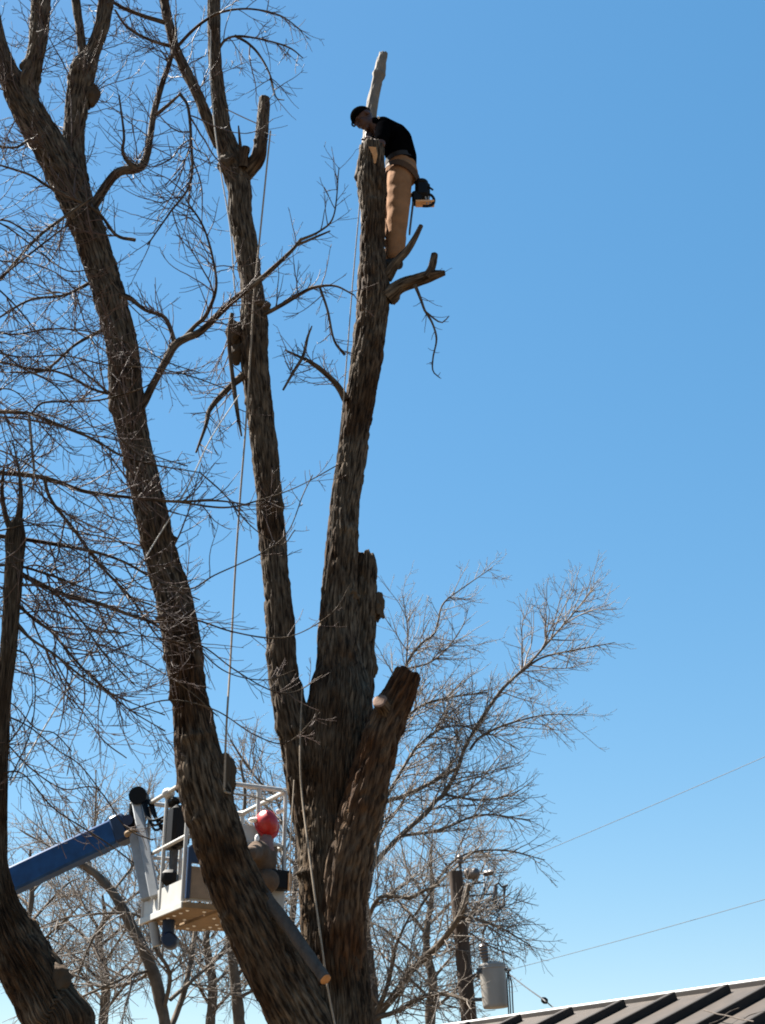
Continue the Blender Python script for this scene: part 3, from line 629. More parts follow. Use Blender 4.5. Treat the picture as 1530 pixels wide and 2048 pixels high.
for x, y, Y, top, lab in hz:
    L = [[(x, y, 10, 0), (x + 6, y - 90, 9, 0), (x - 8, y - 180, 7, 0), (x + 4, (top + y - 180) / 2, 5, 0), (x, top, 2, 0)]]
    for q in range(9):
        y0 = y - 30 - q * (y - top) * .085; s_ = (-1) ** q; w_ = random.uniform(60, 130)
        L.append([(x + random.uniform(-5, 5), y0, 5, 0), (x + s_ * w_ * .4, y0 - 45, 4, random.uniform(-1, 1)), (x + s_ * w_ * .75, y0 - 80, 3, random.uniform(-1.5, 1.5)), (x + s_ * w_, y0 - random.uniform(70, 150), 1.4, random.uniform(-2, 2))])
    bg_tree((x, y), Y, lab, L, 2.2, (.6, 2.2), 2)
# ------------------------------------------------------------------ boom lift
zf = P(367, 1805, 12.0)[2]
PB = P(367, 1805, 12.0); PA = PZ(283, 1840, zf); PC = PZ(570, 1841, zf)
uy = nrm(PA - PB); ux = np.array([uy[1], -uy[0], 0]); ux = ux if ux[0] > 0 else -ux; uz = UP
LA = float(np.dot(PA - PB, uy)); LX = float(np.dot(PC - PB, uy)); LC = float(np.dot(PC - PB, ux))
print('BASKET', zf, 'AB', LA, 'skew', LX, 'BC', LC)
RB = np.stack([ux, uy, uz], 1)
def K(x, y, z): return PB + ux * x + uy * y + uz * z      # basket coordinates: along, away, up
def px_of(p):
    d = np.asarray(p) - EYE; return 765 + F * d[0] / (d[1] * CP + d[2] * SP)
W = next(w for w in np.arange(.5, 3, .01) if px_of(PB + ux * w) > 566)
D, H = LA, 1.05
chas = P(-1100, 1900, 14.0); chas = np.array([-9.2, 14.0, 0])
LIFT = thing('boom_lift', chas, 'blue boom lift arm holding up a white work basket behind the tree', 'boom lift')
bk = MB()
for z, r in ((H, .021), (.56, .018)):
    loop = [K(.06, 0, z), K(W - .06, 0, z), K(W, .06, z), K(W, D - .06, z), K(W - .06, D, z), K(.06, D, z), K(0, D - .06, z), K(0, .06, z), K(.06, 0, z)]
    bk.tube(loop, r, 10, cap=False)
for x, y in ((0, .03), (W, .03), (W, D - .03), (0, D - .03), (W * .36, 0), (W * .7, 0), (W * .36, D), (W * .7, D), (0, D * .55)):
    bk.tube([K(x, y, .0), K(x, y, H)], .018, 10)
basket = bk.build('basket', M['white_paint'], LIFT)
def sub(mb, name, m, par=basket, **k): return mb.build(name, m, par, **k)
for x0, x1, y0, y1 in ((0.004, W - .004, -.004, .004), (.004, W - .004, D - .004, D + .004)):
    sub(MB().box(K((x0 + x1) / 2, (y0 + y1) / 2, .1), x1 - x0, .008, .16, RB), 'toe_board', M['white_paint'])
for x in (0, W): sub(MB().box(K(x, D / 2, .1), .008, D - .03, .2, RB), 'toe_board', M['white_paint'])
npl = 3
for q in range(npl):                # three deck sections side by side, rows of steel dots stand in for sky-bright holes
    w_ = W / npl; dz = .022 * (q % 2)
    sub(MB().box(K(w_ * (q + .5), D / 2, -.02 - dz), w_ - .014, D - .01 + .05 * q, .034, RB, bev=.005), 'deck_plank', M['deck'])
    hb = MB()
    for row in (.28, .78):
        for k in range(6):
            if rng.random() < .8: hb.ball(K(w_ * (q + row), D * (.12 + .15 * k), -.04 - dz), (.017, .017, .009), 10, 6)
    tag(sub(hb, 'deck_sky_dots', M['steel']), kind='stuff')
sub(MB().box(K(W / 2, -.012, -.02), W + .02, .02, .05, RB, bev=.004), 'deck_edge', M['deck'])
sub(MB().box(K(-.012, D / 2, -.018), .02, D + .02, .055, RB, bev=.004), 'deck_edge', M['white_paint'])
# mounting masts on the boom side corner
m1a, m1b = P(272, 1598, 12.95), P(310, 1795, 12.6)
m2a, m2b = P(267, 1668, 12.95), P(293, 1800, 12.75)
for a_, b_ in ((m1a, m1b), (m2a, m2b)):
    d_ = nrm(b_ - a_); s_ = nrm(np.cross(d_, [0, 1, .1])); R_ = np.stack([s_, np.cross(d_, s_), d_], 1)
    MB().box((a_ + b_) / 2, .085, .07, np.linalg.norm(b_ - a_), R_, bev=.008).build('mast', M['grey_paint'], LIFT)
# jib head, black rotator
jh = MB(); c_ = P(278, 1597, 12.95); s0 = pxm(278, 1597, 12.95)
jh.tube([c_ + [-.0, -.09, .01], c_ + [0, .09, .01]], 18 * s0, 20); jh.box(P(272, 1635, 13.0), .13, .12, .28, bev=.02); jh.build('jib_head', M['black_plastic'], LIFT)
# console and its stalk
cs = MB().box(P(353, 1656, 12.5), .17, .3, .36, RB, bev=.03); cs.box(P(347, 1604, 12.5), .1, .2, .06, RB, bev=.02); con = cs.build('control_console', M['black_plastic'], basket)
MB().box((P(345, 1695, 12.5) + P(345, 1808, 12.5)) / 2, .06, .08, .46, RB, bev=.01).build('console_stalk', M['iron'], basket)
MB().ball(P(337, 1587, 12.5), (.06, .06, .05)).build('work_lamp', M['white_paint'], basket)
MB().box(P(340, 1757, 12.45), .13, .2, .13, bev=.03).build('tool_bag', M['black_plastic'], basket)
hose = MB()
for q in range(6):
    y_ = random.uniform(0, .2); hose.tube(catmull([P(283 + q * 4, 1600, 12.9), P(300 + q * 5, 1640 + 10 * (q % 3), 12.75), K(.1 + .02 * q, D * .7, .9)], 6), .012, 6)
hose.build('hoses', M['black_plastic'], basket); 
# blue frame with a tan panel on the near side
fr = MB(); x0, x1, z0, z1 = .02, .36, .03, .46
for x in (x0, x1): fr.box(K(x, -.03, (z0 + z1) / 2), .035, .035, z1 - z0, RB, bev=.004)
fr.box(K((x0 + x1) / 2, -.033, z1 - .06), x1 - x0, .03, .15, RB, bev=.004)
fr.build('panel_frame', M['blue_dark'], basket)
MB().box(K((x0 + x1) / 2, -.02, .17), x1 - x0 - .04, .012, .26, RB).build('tan_panel', M['tan_panel'], basket)
MB().box(K((x0 + x1) / 2 + .42, -.005, .45), .38, .012, .5, RB).build('side_panel', M['white_paint'], basket)
MB().box(K(W - .1, -.08, .24), .22, .13, .16, RB, bev=.01).build('tool_box', M['black_plastic'], basket)
MB().box(K(W - .02, -.15, .22), .03, .01, .15, RB).build('tool_box_latch', M['saw_orange'], basket)
# under the basket
ub = MB(); c_ = P(340, 1882, 12.7); ub.tube([c_ + [0, -.09, 0], c_ + [0, -.07, 0], c_ + [0, .07, 0], c_ + [0, .09, 0]], [.055, .07, .07, .055], 18); ub.box(c_ + [-.02, 0, .12], .1, .12, .2, bev=.02); ub.build('rotator', M['blue_dark'], LIFT)
MB().tube([P(306, 1845, 12.7), P(314, 1892, 12.7)], .04, 12).build('leveling_cylinder', M['grey_paint'], LIFT)
# boom: telescoping box sections running down to the turntable
bt, bl = P(238, 1662, 13.0), P(15, 1767, 13.2)
d_ = nrm(bl - bt); end = bt + d_ * ((bt[2] - 1.5) / -d_[2])
s_ = nrm(np.cross(d_, UP)); R_ = np.stack([s_, np.cross(s_, d_) * 1.0, d_], 1)
ln = np.linalg.norm(end - bt); l1 = ln * .4
MB().box(bt + d_ * l1 / 2, .17, .235, l1, R_, bev=.02).build('boom', M['blue'], LIFT)
MB().box(bt + d_ * (l1 + (ln - l1) / 2), .24, .31, ln - l1, R_, bev=.02).build('boom', M['blue'], LIFT)
nose = MB(); nose.box(bt + d_ * -.03, .2, .26, .14, R_, bev=.02); nose.tube([P(255, 1640, 12.85), P(255, 1640, 13.15)], .05, 12); nose.build('boom_nose', M['blue_dark'], LIFT)
pin = MB(); pin.tube([P(252, 1668, 12.8), P(262, 1662, 12.8), P(272, 1660, 12.85)], .022, 8); pin.ball(P(255, 1668, 12.8), .03); pin.build('pivot_pin', M['deck'], LIFT)
# machine at the foot of the boom (beyond the frame)
e0 = end.copy(); e0[2] = 0
MB().box(e0 + [-.6, 0, .75], 2.6, 1.7, .35, bev=.05).build('chassis', M['grey_paint'], LIFT)
MB().box(e0 + [-.9, 0, 1.3], 1.9, 1.3, .7, bev=.08).build('turntable', M['blue'], LIFT)
for sx in (-1.65, .45):
    for sy in (-.95, .95):
        wh = MB(); c_ = e0 + [sx, sy, .42]; wh.tube([c_ + [0, -.14, 0], c_ + [0, -.1, 0], c_ + [0, .1, 0], c_ + [0, .14, 0]], [.36, .42, .42, .36], 28)
        w_ = wh.build('wheel', M['tyre'], LIFT); MB().tube([c_ + [0, -.155, 0], c_ + [0, .155, 0]], .2, 16).build('rim', M['white_paint'], w_)
LIFT.location = e0; delta = e0 - chas
for o in list(C.objects):           # the root moved to the machine's foot: keep its direct parts where they stand
    if o.parent == LIFT: o.location = -Vector(delta)

# ------------------------------------------------------------------ people
def hand(mb, wrist, d, palm_n, s=1.0, curl=.8):
    """palm, four unequal curled fingers, thumb from the palm's side"""
    d = nrm(d); nrm_ = nrm(np.asarray(palm_n) - d * np.dot(palm_n, d)); sd = np.cross(d, nrm_)
    wrist = np.asarray(wrist)
    for q in (-.025, -.008, .009, .026): mb.cone(wrist + d * .02 * s + sd * q * .6 * s, wrist + d * .088 * s + sd * q * s, .015 * s, .0125 * s, 8)
    for q, L in ((-.028, .062), (-.0095, .074), (.009, .07), (.0275, .055)):
        p = wrist + d * .09 * s + sd * q * s; a_ = 0; dd = d
        for k, f in enumerate((.45, .32, .23)):
            a_ += curl * (.5 if k == 0 else .75); dd = d * math.cos(a_) + nrm_ * math.sin(a_)
            p2 = p + dd * L * f * s; mb.cone(p, p2, (.0092 - k * .0008) * s, (.0086 - k * .0009) * s, 8); p = p2
    p = wrist + d * .035 * s - sd * .028 * s; p2 = p + nrm(d * .6 - sd * .7 + nrm_ * .35) * .042 * s; p3 = p2 + nrm(d * .9 - sd * .1 + nrm_ * .5) * .032 * s
    mb.cone(p, p2, .0125 * s, .0105 * s, 8); mb.cone(p2, p3, .0105 * s, .0085 * s, 8)
def head(mb, c, f, up, s=1.0):
    """skull, jaw, brow, nose, lips, chin, ears; f = where the face looks"""
    f = nrm(f); up = nrm(np.asarray(up) - f * np.dot(up, f)); sd = np.cross(f, up); R = np.stack([sd, f, up], 1)
    g = lambda x, y, z: c + sd * x * s + f * y * s + up * z * s
    mb.ball(g(0, -.008, .03), np.array([.076, .095, .088]) * s, 20, 14, R=R); mb.ball(g(0, .03, -.045), np.array([.056, .062, .062]) * s, 16, 10, R=R)
    mb.ball(g(0, .066, -.094), np.array([.026, .022, .02]) * s, R=R); mb.cone(g(0, .088, .008), g(0, .108, -.032), .010 * s, .015 * s, 8)
    mb.cone(g(-.035, .078, .018), g(.035, .078, .018), .013 * s, .013 * s, 8); mb.cone(g(-.02, .084, -.062), g(.02, .084, -.062), .009 * s, .009 * s, 8)
    mb.cone(g(-.034, .062, -.022), g(.034, .062, -.022), .022 * s, .022 * s, 8)
    for q in (-1, 1): mb.ball(g(q * .078, -.008, -.01), np.array([.012, .022, .032]) * s, R=R)
    return g, R
# ---- climber
X = lambda px, py, Y: P(px, py, Y)
CL = thing('person', X(785, 530, 10.2), 'climber in black shirt and tan trousers bent over the sawn tree top', 'person')
hd = X(727, 238, 10.2); face = np.array([-.62, -.30, -.72])
upv = np.array([-.6, 0, .8])
lsh, rsh = X(767, 257, 10.06), X(764, 251, 10.40)
lel, lwr = X(762, 288, 9.93), X(745, 283, 9.97)
rel, rwr = X(738, 268, 10.30), X(735, 284, 10.10)
lh, rh = X(800, 352, 10.16), X(800, 350, 10.36)
lk, la = X(795, 440, 10.10), X(789, 512, 10.1)
rk, ra = X(788, 436, 10.38), X(782, 512, 10.34)
chest, waist, pel = X(792, 283, 10.23), X(804, 316, 10.25), X(803, 342, 10.26)
bd = MB(); head(bd, hd, face, upv, 1.08)
bd.cone(X(757, 256, 10.22), X(738, 246, 10.21), .065, .056)
bd.cone(chest, waist, .13, .115); bd.cone(X(768, 264, 10.22), chest, .10, .13); bd.cone(waist, pel, .115, .125)
for a_, e_, w_ in ((lsh, lel, lwr), (rsh, rel, rwr)):
    bd.cone(a_, e_, .05, .04); bd.cone(e_, w_, .04, .028)
for h_, k_, n_ in ((lh, lk, la), (rh, rk, ra)): bd.cone(h_, k_, .085, .055); bd.cone(k_, n_, .055, .04)
hand(bd, lwr, [-.6, .35, -.1], [-.2, .1, -1], .95, .55); hand(bd, rwr, [.1, -.9, -.2], [-.1, -.1, -1], .95, .6)
body = fuse(bd, 'body', M['skin'], CL, .0062, 3)
sh = MB()
sh.cone(chest, waist, .152, .138); sh.cone(X(769, 256, 10.22), X(791, 273, 10.23), .098, .124); sh.cone(X(791, 273, 10.23), waist, .124, .138); sh.cone(X(771, 266, 10.15), chest, .10, .135); sh.cone(X(769, 264, 10.33), chest, .10, .135); sh.cone(X(766, 252, 10.22), X(781, 275, 10.23), .088, .13); sh.cone(X(766, 252, 10.22), X(751, 249, 10.215), .085, .07)
sh.cone(waist, X(804, 325, 10.25), .138, .138)
for a_, e_ in ((lsh, lel), (rsh, rel)): sh.cone(a_, a_ + (e_ - a_) * .8, .075, .066)
sh = fuse(sh, 'shirt', M['black_cloth'], CL, .01, 5)
tr = MB(); tr.cone(X(801, 328, 10.25), pel, .138, .145); tr.cone(X(808, 348, 10.2), X(808, 348, 10.32), .13, .13)
for h_, k_, n_ in ((lh, lk, la), (rh, rk, ra)):
    tr.cone(h_, k_, .118, .098); tr.cone(k_, k_ + (n_ - k_) * .55, .098, .09); tr.cone(k_ + (n_ - k_) * .5, n_, .096, .082)
trn = fuse(tr, 'trousers', M['tan_cloth'], CL, .011, 4)
V = np.array([v.co for v in trn.data.vertices]); Nn = np.array([v.normal for v in trn.data.vertices])
V += Nn * ((vnoise(V[:, 0] * 7, V[:, 1] * 7, V[:, 2] * 16) - .5) * .007)[:, None] + Nn * ((vnoise(V[:, 0] * 16 + 4, V[:, 1] * 9, V[:, 2] * 11) - .5) * .007)[:, None]
trn.data.vertices.foreach_set('co', V.ravel()); trn.data.update()
def ring(name, c, ax, rx, ry, h, m, par, tilt=(1, 0, 0), n=28):
    ax = nrm(ax); e1 = nrm(np.asarray(tilt, float) - ax * np.dot(tilt, ax)); e2 = np.cross(ax, e1); b = MB()
    prof = [(1, -.5), (1.03, -.5), (1.03, .5), (1, .5)]
    V = [[c + e1 * math.cos(t) * rx * q + e2 * math.sin(t) * ry * q + ax * z * h for q, z in prof] for t in np.linspace(0, 2 * math.pi, n, endpoint=False)]
    b.add(np.array(V), [(i * 4 + j, ((i + 1) % n) * 4 + j, ((i + 1) % n) * 4 + (j + 1) % 4, i * 4 + (j + 1) % 4) for i in range(n) for j in range(4)])
    return b.build(name, m, par)
ring('belt', X(801, 325, 10.25), [-.18, 0, 1], .136, .14, .05, M['belt'], CL)
ring('harness_strap', X(803, 358, 10.25), [.42, 0, 1], .168, .224, .06, M['strap'], CL)
MB().ball(X(769, 345, 10.02), (.014, .02, .022)).build('carabiner', M['steel'], CL)
for k, (x, y) in enumerate(((769, 478), (768, 497))): MB().ball(X(x, y, 9.98), (.012, .015, .015)).build('buckle', M['steel'], CL)
cp = MB(); f_ = nrm(face); u_ = nrm(upv - f_ * np.dot(upv, f_)); s_ = np.cross(f_, u_); R_ = np.stack([s_, f_, u_], 1)
V = []
nb, nv = 28, 8
for i in range(nv + 1):
    a_ = math.radians(-6) + (math.pi / 2 - math.radians(-6)) * i / nv
    for t in np.linspace(0, 2 * math.pi, nb, endpoint=False):
        V.append(hd + s_ * math.cos(a_) * math.cos(t) * .091 + f_ * (math.cos(a_) * math.sin(t) * .113 - .010) + u_ * (.034 + math.sin(a_) * .1))
cp.add(V, [(i * nb + j, i * nb + (j + 1) % nb, (i + 1) * nb + (j + 1) % nb, (i + 1) * nb + j) for i in range(nv) for j in range(nb)])
br = []
for t in np.linspace(math.radians(25), math.radians(155), 15):
    for q in (1, 1.18): 
        for z in (.034, .042): br.append(hd + s_ * math.cos(t) * .09 * (1 + (q - 1) * .5) + f_ * (math.sin(t) * .112 * q) + u_ * (z - (q - 1) * .03))
cp.add(br, [(i * 4 + a_, i * 4 + b_, i * 4 + 4 + b_, i * 4 + 4 + a_) for i in range(14) for a_, b_ in ((0, 1), (1, 3), (3, 2), (2, 0))])
cp.build('cap', M['cap'], CL)
MB().ball(X(757, 235, 10.12), (.012, .01, .016)).build('collar_tag', M['rope_white'], CL)
for h_, y_ in ((la, 0), (ra, 0)):
    bt_ = MB(); bt_.cone(h_ + [0.0, 0, .02], h_ + [0.01, 0, -.07], .062, .058); bt_.cone(h_ + [.03, 0, -.085], h_ + [-.13, -.02, -.1], .05, .044)
    o = fuse(bt_, 'boot', M['belt'], CL, .012, 3)
# ---- chainsaw hanging from the belt
SW = thing('chainsaw', X(843, 400, 10.2), 'black chainsaw hanging bar down from the climber\'s belt', 'chainsaw')
u = pxm(845, 390, 10.2)
s = MB(); s.box(X(845, 383, 10.2), 30 * u, .12, 38 * u, bev=.03); s.ball(X(843, 367, 10.2), (14 * u, .06, 9 * u)); s.box(X(834, 397, 10.2), 20 * u, .1, 26 * u, bev=.015); s.build('engine', M['black_plastic'], SW)
s = MB(); s.box(X(850, 407, 10.2), 38 * u, .09, 5 * u, bev=.005); s.build('base_cover', M['saw_orange'], SW)
s = MB(); lp = [X(x, y, 10.17) for x, y in ((842, 393), (853, 388), (863, 391), (868, 399), (866, 408), (857, 412), (845, 412))]; s.tube(catmull(lp, 5), .013, 8); s.build('front_handle', M['black_plastic'], SW)
s = MB()
for x in (851, 857): s.tube([X(x, 393, 10.17), X(x + 3, 408, 10.17)], .006, 6)
s.build('hand_guard', M['grey_paint'], SW)
MB().tube([X(856, 373, 10.15), X(862, 377, 10.15), X(866, 380, 10.15)], .009, 6).build('choke_lever', M['black_plastic'], SW)
b_ = MB(); a_, c_ = X(826, 407, 10.2), X(819, 466, 10.2); d_ = nrm(c_ - a_); R_ = np.stack([nrm(np.cross([0, 1, 0], d_)), np.array([0, 1, 0]), d_], 1)
b_.box((a_ + c_) / 2, .016, .075, np.linalg.norm(c_ - a_), R_, bev=.004); b_.build('guide_bar', M['iron'], SW)
MB().tube(catmull([X(832, 346, 10.18), X(836, 356, 10.19), X(841, 366, 10.2)], 4), .006, 6).build('lanyard', M['strap'], SW)
# ---- second worker, crouched in the basket
fz = zf
W2 = thing('person', X(520, 1840, 12.3), 'worker in red hard hat and brown coat crouched in the lift basket', 'person')
W2.location[2] = fz; ORG[W2.name] = np.array(W2.location)
h2 = X(534, 1646, 12.3); face2 = np.array([.35, -.25, -.9]); up2 = np.array([.12, -.85, .5])
bd = MB(); head(bd, h2 + np.array([0, .05, -.02]), face2, up2, 1.0)
n2, c2, p2 = X(530, 1688, 12.32), X(518, 1722, 12.3), X(500, 1780, 12.4)
bd.cone(n2, h2 + [0, .08, -.02], .06, .055); bd.cone(c2, p2, .13, .13)
sh1, sh2 = X(516, 1704, 12.13), X(534, 1702, 12.48)
e1, w1 = X(500, 1706, 11.85), X(470, 1712, 11.75)
e2, w2 = X(540, 1745, 12.5), X(520, 1770, 12.3)
k1, k2 = X(535, 1762, 12.15), X(538, 1765, 12.5)
an1, an2 = X(505, 1832, 12.25), X(505, 1836, 12.6); an1[2] = an2[2] = fz + .09
for a_, e_, w_ in ((sh1, e1, w1), (sh2, e2, w2)): bd.cone(a_, e_, .05, .04); bd.cone(e_, w_, .04, .028)
for k_, n_ in ((k1, an1), (k2, an2)): bd.cone(p2, k_, .08, .06); bd.cone(k_, n_, .055, .04); bd.cone(n_ + [0, 0, -.045], n_ + [.13, .02, -.05], .04, .036)
body2 = fuse(bd, 'body', M['skin_pale'], W2, .008, 3)
ct = MB(); ct.cone(c2, p2, .16, .15); ct.cone(sh1, sh2, .085, .085); ct.cone(sh1, c2, .1, .14); ct.cone(sh2, c2, .1, .14)
ct.cone(sh1, e1, .072, .06); ct.cone(e1, w1, .06, .046); ct.cone(sh2, e2, .072, .06); ct.cone(e2, w2, .06, .046)
fuse(ct, 'coat', M['brown_coat'], W2, .012, 4)
pt = MB()
for k_, n_ in ((k1, an1), (k2, an2)): pt.cone(p2, k_, .115, .105); pt.cone(k_, n_, .1, .075)
fuse(pt, 'trousers', M['brown_coat'], W2, .012, 4)
cl = MB(); cl.cone(X(533, 1678, 12.3), X(533, 1700, 12.27), .055, .07); fuse(cl, 'shirt_collar', M['pale_shirt'], W2, .012, 3)
gl = MB(); hand(gl, w1, w1 - e1, [0, .3, -1], 1.1, .8); hand(gl, w2, w2 - e2, [0, .3, -1], 1.1, .8); fuse(gl, 'gloves', M['glove'], W2, .007, 2)
MB().ball(X(514, 1678, 12.1), (.02, .02, .04)).build('cuff', M['glove'], W2)
hm = MB(); f_ = nrm(face2); u_ = nrm(up2 - f_ * np.dot(up2, f_)); s_ = np.cross(f_, u_); V = []
hc = h2 - u_ * .01
for i in range(11):
    a_ = math.radians(-4) + math.radians(94) * i / 10
    for t in np.linspace(0, 2 * math.pi, 36, endpoint=False): V.append(hc + s_ * math.cos(a_) * math.cos(t) * .1 + f_ * math.cos(a_) * math.sin(t) * .12 + u_ * (math.sin(a_) * .118 + .006 * max(0, math.sin(a_)) * (abs(math.cos(t)) < .25)))
hm.add(V, [(i * 36 + j, i * 36 + (j + 1) % 36, (i + 1) * 36 + (j + 1) % 36, (i + 1) * 36 + j) for i in range(10) for j in range(36)])
V = []
for t in np.linspace(0, 2 * math.pi, 36, endpoint=False):
    for q in (1.0, 1.09 + .16 * max(0, math.sin(t)) ** 3):
        V.append(hc + s_ * math.cos(t) * .1 * q + f_ * math.sin(t) * .12 * q + u_ * (-.008 - (q - 1) * .06)); V.append(V[-1] + u_ * .006)
hm.add(V, [(i * 4 + a_, i * 4 + b_, ((i + 1) % 36) * 4 + b_, ((i + 1) % 36) * 4 + a_) for i in range(36) for a_, b_ in ((0, 2), (2, 3), (3, 1), (1, 0))])
hm.build('hard_hat', M['helmet'], W2)
vs = MB(); vs.box(X(560, 1622, 12.35), .07, .1, .02, np.stack([nrm([1, 0, .45]), np.array([0, 1, 0]), nrm([-.45, 0, 1])], 1), bev=.003); vs.build('visor', M['glove'], W2)
MB().ball(X(508, 1640, 12.28), (.05, .05, .022)).build('ear_muff', M['glove'], W2)

# ------------------------------------------------------------------ ropes
def rope(pts, r, m, label, sag=0, cat='rope', group='ropes rigged in the tree', name='rope'):
    a_ = catmull([P(x, y, Y) for x, y, Y in pts], 10)
    b_ = MB(); b_.tube(a_, r, 8); o = b_.build(name, m, None, origin=a_[0]); return tag(o, label, cat, group)
rope([(541, 262, 9.9), (536, 310, 9.85), (527, 400, 9.8), (515, 520, 9.78), (508, 590, 9.77), (500, 720, 9.77), (491, 860, 9.75), (480, 1000, 9.72), (470, 1150, 9.7), (461, 1320, 9.6), (453, 1450, 9.45), (449, 1560, 9.4), (449, 1580, 9.4), (458, 1586, 9.5), (500, 1592, 10.6), (552, 1606, 12.1)], .0075, M['rope'], 'long tan rope hanging from the cut stub down to the basket worker')
rope([(604, 1372, 9.85), (600, 1500, 9.72), (604, 1590, 9.68), (616, 1690, 9.55), (628, 1780, 9.45), (642, 1880, 9.4), (656, 1980, 9.4), (672, 2060, 9.4), (700, 2200, 9.4)], .0065, M['rope'], 'tan rope running from the trunk fork down the front of the trunk')
rope([(722, 380, 9.75), (706, 560, 9.72), (695, 700, 9.72), (684, 830, 9.73), (672, 950, 9.75), (664, 1060, 9.8), (650, 1180, 9.85)], .005, M['rope'], 'thin line following the edge of the central limb below the climber')
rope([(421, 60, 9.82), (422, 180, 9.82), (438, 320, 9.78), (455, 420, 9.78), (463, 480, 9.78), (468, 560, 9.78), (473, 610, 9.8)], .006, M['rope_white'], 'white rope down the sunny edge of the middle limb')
rope([(452, 218, 9.85), (485, 234, 9.83), (516, 248, 9.82)], .005, M['rope'], 'short line strung between two cut stems')
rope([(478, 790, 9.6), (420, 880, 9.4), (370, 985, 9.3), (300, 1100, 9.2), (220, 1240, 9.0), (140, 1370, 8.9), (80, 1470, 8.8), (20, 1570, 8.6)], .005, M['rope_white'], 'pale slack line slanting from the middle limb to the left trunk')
rope([(588, 1560, 9.7), (583, 1650, 9.6), (580, 1760, 9.6), (584, 1850, 9.6)], .004, M['rope'], 'thin line dangling beside the red hard hat')

# ------------------------------------------------------------------ utility pole
YP = 24.6
pb = P(938, 2040, YP); ptp = P(911, 1744, YP)
gb = pb + (pb - ptp) * (pb[2] / (ptp[2] - pb[2]))
UPL = thing('utility_pole', gb, 'weathered wooden utility pole with grey transformer above the shed roof', 'utility pole')
up = pxm(920, 1850, YP)
pts = np.array([gb + (ptp - gb) * t for t in np.linspace(0, 1, 14)])
MB().tube(pts, np.linspace(19, 14, 14) * up, 20).build('pole', M['pole_wood'], UPL)
Q = lambda x, y, dy=0: P(x, y, YP + dy)
tk = MB(); tb, tt = Q(992, 2016, -.5), Q(984, 1932, -.5); ax = nrm(tt - tb)
tk.tube([tb, tb + ax * .03, tb + ax * .06, tt - ax * .05, tt - ax * .04, tt], np.array([23, 25, 25, 25.5, 27, 26]) * up, 28)
tank = tk.build('transformer', M['transformer'], UPL)
lid = MB(); lid.tube([tt, tt + ax * .03, tt + ax * .06], np.array([27, 26, 14]) * up, 28); lid.build('lid', M['transformer'], tank)
bs = MB(); b0, b1 = Q(973, 1930, -.6), Q(964, 1886, -.6); tl = np.linspace(0, 1, 15)
bs.tube([b0 + (b1 - b0) * t for t in tl], np.array([5, 5, 5, 6, 8, 7, 9, 7.5, 9.5, 8, 9.5, 8, 9, 6, 2]) * up, 14); bs.build('bushing', M['porcelain'], tank)
for y in (1938, 1944):
    MB().tube([Q(962, y, -.75), Q(955, y + 1, -.85)], 3 * up, 8).build('terminal', M['iron'], tank)
MB().tube([Q(1011, 1939, -.75), Q(1020, 1940, -.85)], 3 * up, 8).build('terminal', M['iron'], tank)
for y in (1952, 1999):
    MB().box(Q(954, y, -.25), 24 * up, .12, 6 * up, bev=.01).build('bracket', M['iron'], UPL)
ins = MB(); ins.tube([Q(921, 1745), Q(920, 1726)], 3 * up, 8); ins.build('pin', M['iron'], UPL)
ins = MB(); i0 = Q(920, 1727)
ins.tube([i0 + [0, 0, z] for z in (0, .02, .05, .07, .1, .13, .15)], np.array([4, 8, 8, 5, 7, 6, 3]) * up, 14); ins.build('insulator', M['porcelain'], UPL)
for a_, b_, n_ in (((930, 1748), (957, 1747), 'insulator'), ((966, 1748), (987, 1744), 'insulator')):
    p0, p1 = Q(*a_, -.2), Q(*b_, -.4); k = MB()
    rr_ = np.array([3, 11, 12, 8, 12, 11, 4] if a_[0] < 950 else [2, 5, 6, 4, 6, 5, 2]) * up
    k.tube([p0 + (p1 - p0) * t for t in np.linspace(0, 1, 7)], rr_, 14); k.build(n_, M['porcelain'], UPL)
for a_, b_ in (((925, 1770), (968, 1765)), ((926, 1793), (985, 1788)), ((968, 1750), (969, 1790)), ((957, 1747), (968, 1748))):
    MB().tube([Q(*a_, -.15), Q(*b_, -.4)], 1.6 * up, 6).build('bracket', M['iron'], UPL)
cf = MB(); cf.tube([Q(990, 1808, -.5) + (Q(991, 1772, -.5) - Q(990, 1808, -.5)) * t for t in np.linspace(0, 1, 9)], np.array([4, 5, 4, 5.5, 4, 5.5, 4, 5, 3]) * up, 12)
cut = cf.build('fuse_cutout', M['porcelain'], UPL)
c2_ = MB(); c2_.tube([Q(x, y, -.6) for x, y in ((992, 1812), (1000, 1815), (1007, 1811), (1008, 1795), (1009, 1774))], [3 * up, 4 * up, 4 * up, 2 * up, 3.4 * up], 8)
c2_.tube([Q(x, y, -.6) for x, y in ((988, 1772), (997, 1766), (1004, 1774), (1016, 1770))], 2.4 * up, 8); c2_.build('fuse_tube', M['iron'], cut)
k = MB(); k.tube(catmull([Q(930, 1812, -.35), Q(945, 1780, -.3), Q(985, 1830, -.5), Q(1000, 1815, -.5)], 6), .006, 5); k.tube(catmull([Q(1000, 1818, -.5), Q(985, 1860, -.5), Q(966, 1884, -.6)], 6), .006, 5)
k.build('jumper', M['wire'], UPL)
k = MB()
for q, x in enumerate((1014, 1018, 1023)): k.tube(catmull([Q(1016, 1941, -.8), Q(x, 1965, -.8), Q(x + 2, 2000, -.8), Q(x + 5, 2055, -.8)], 6), .012, 5)
k.build('secondary_leads', M['wire'], UPL)
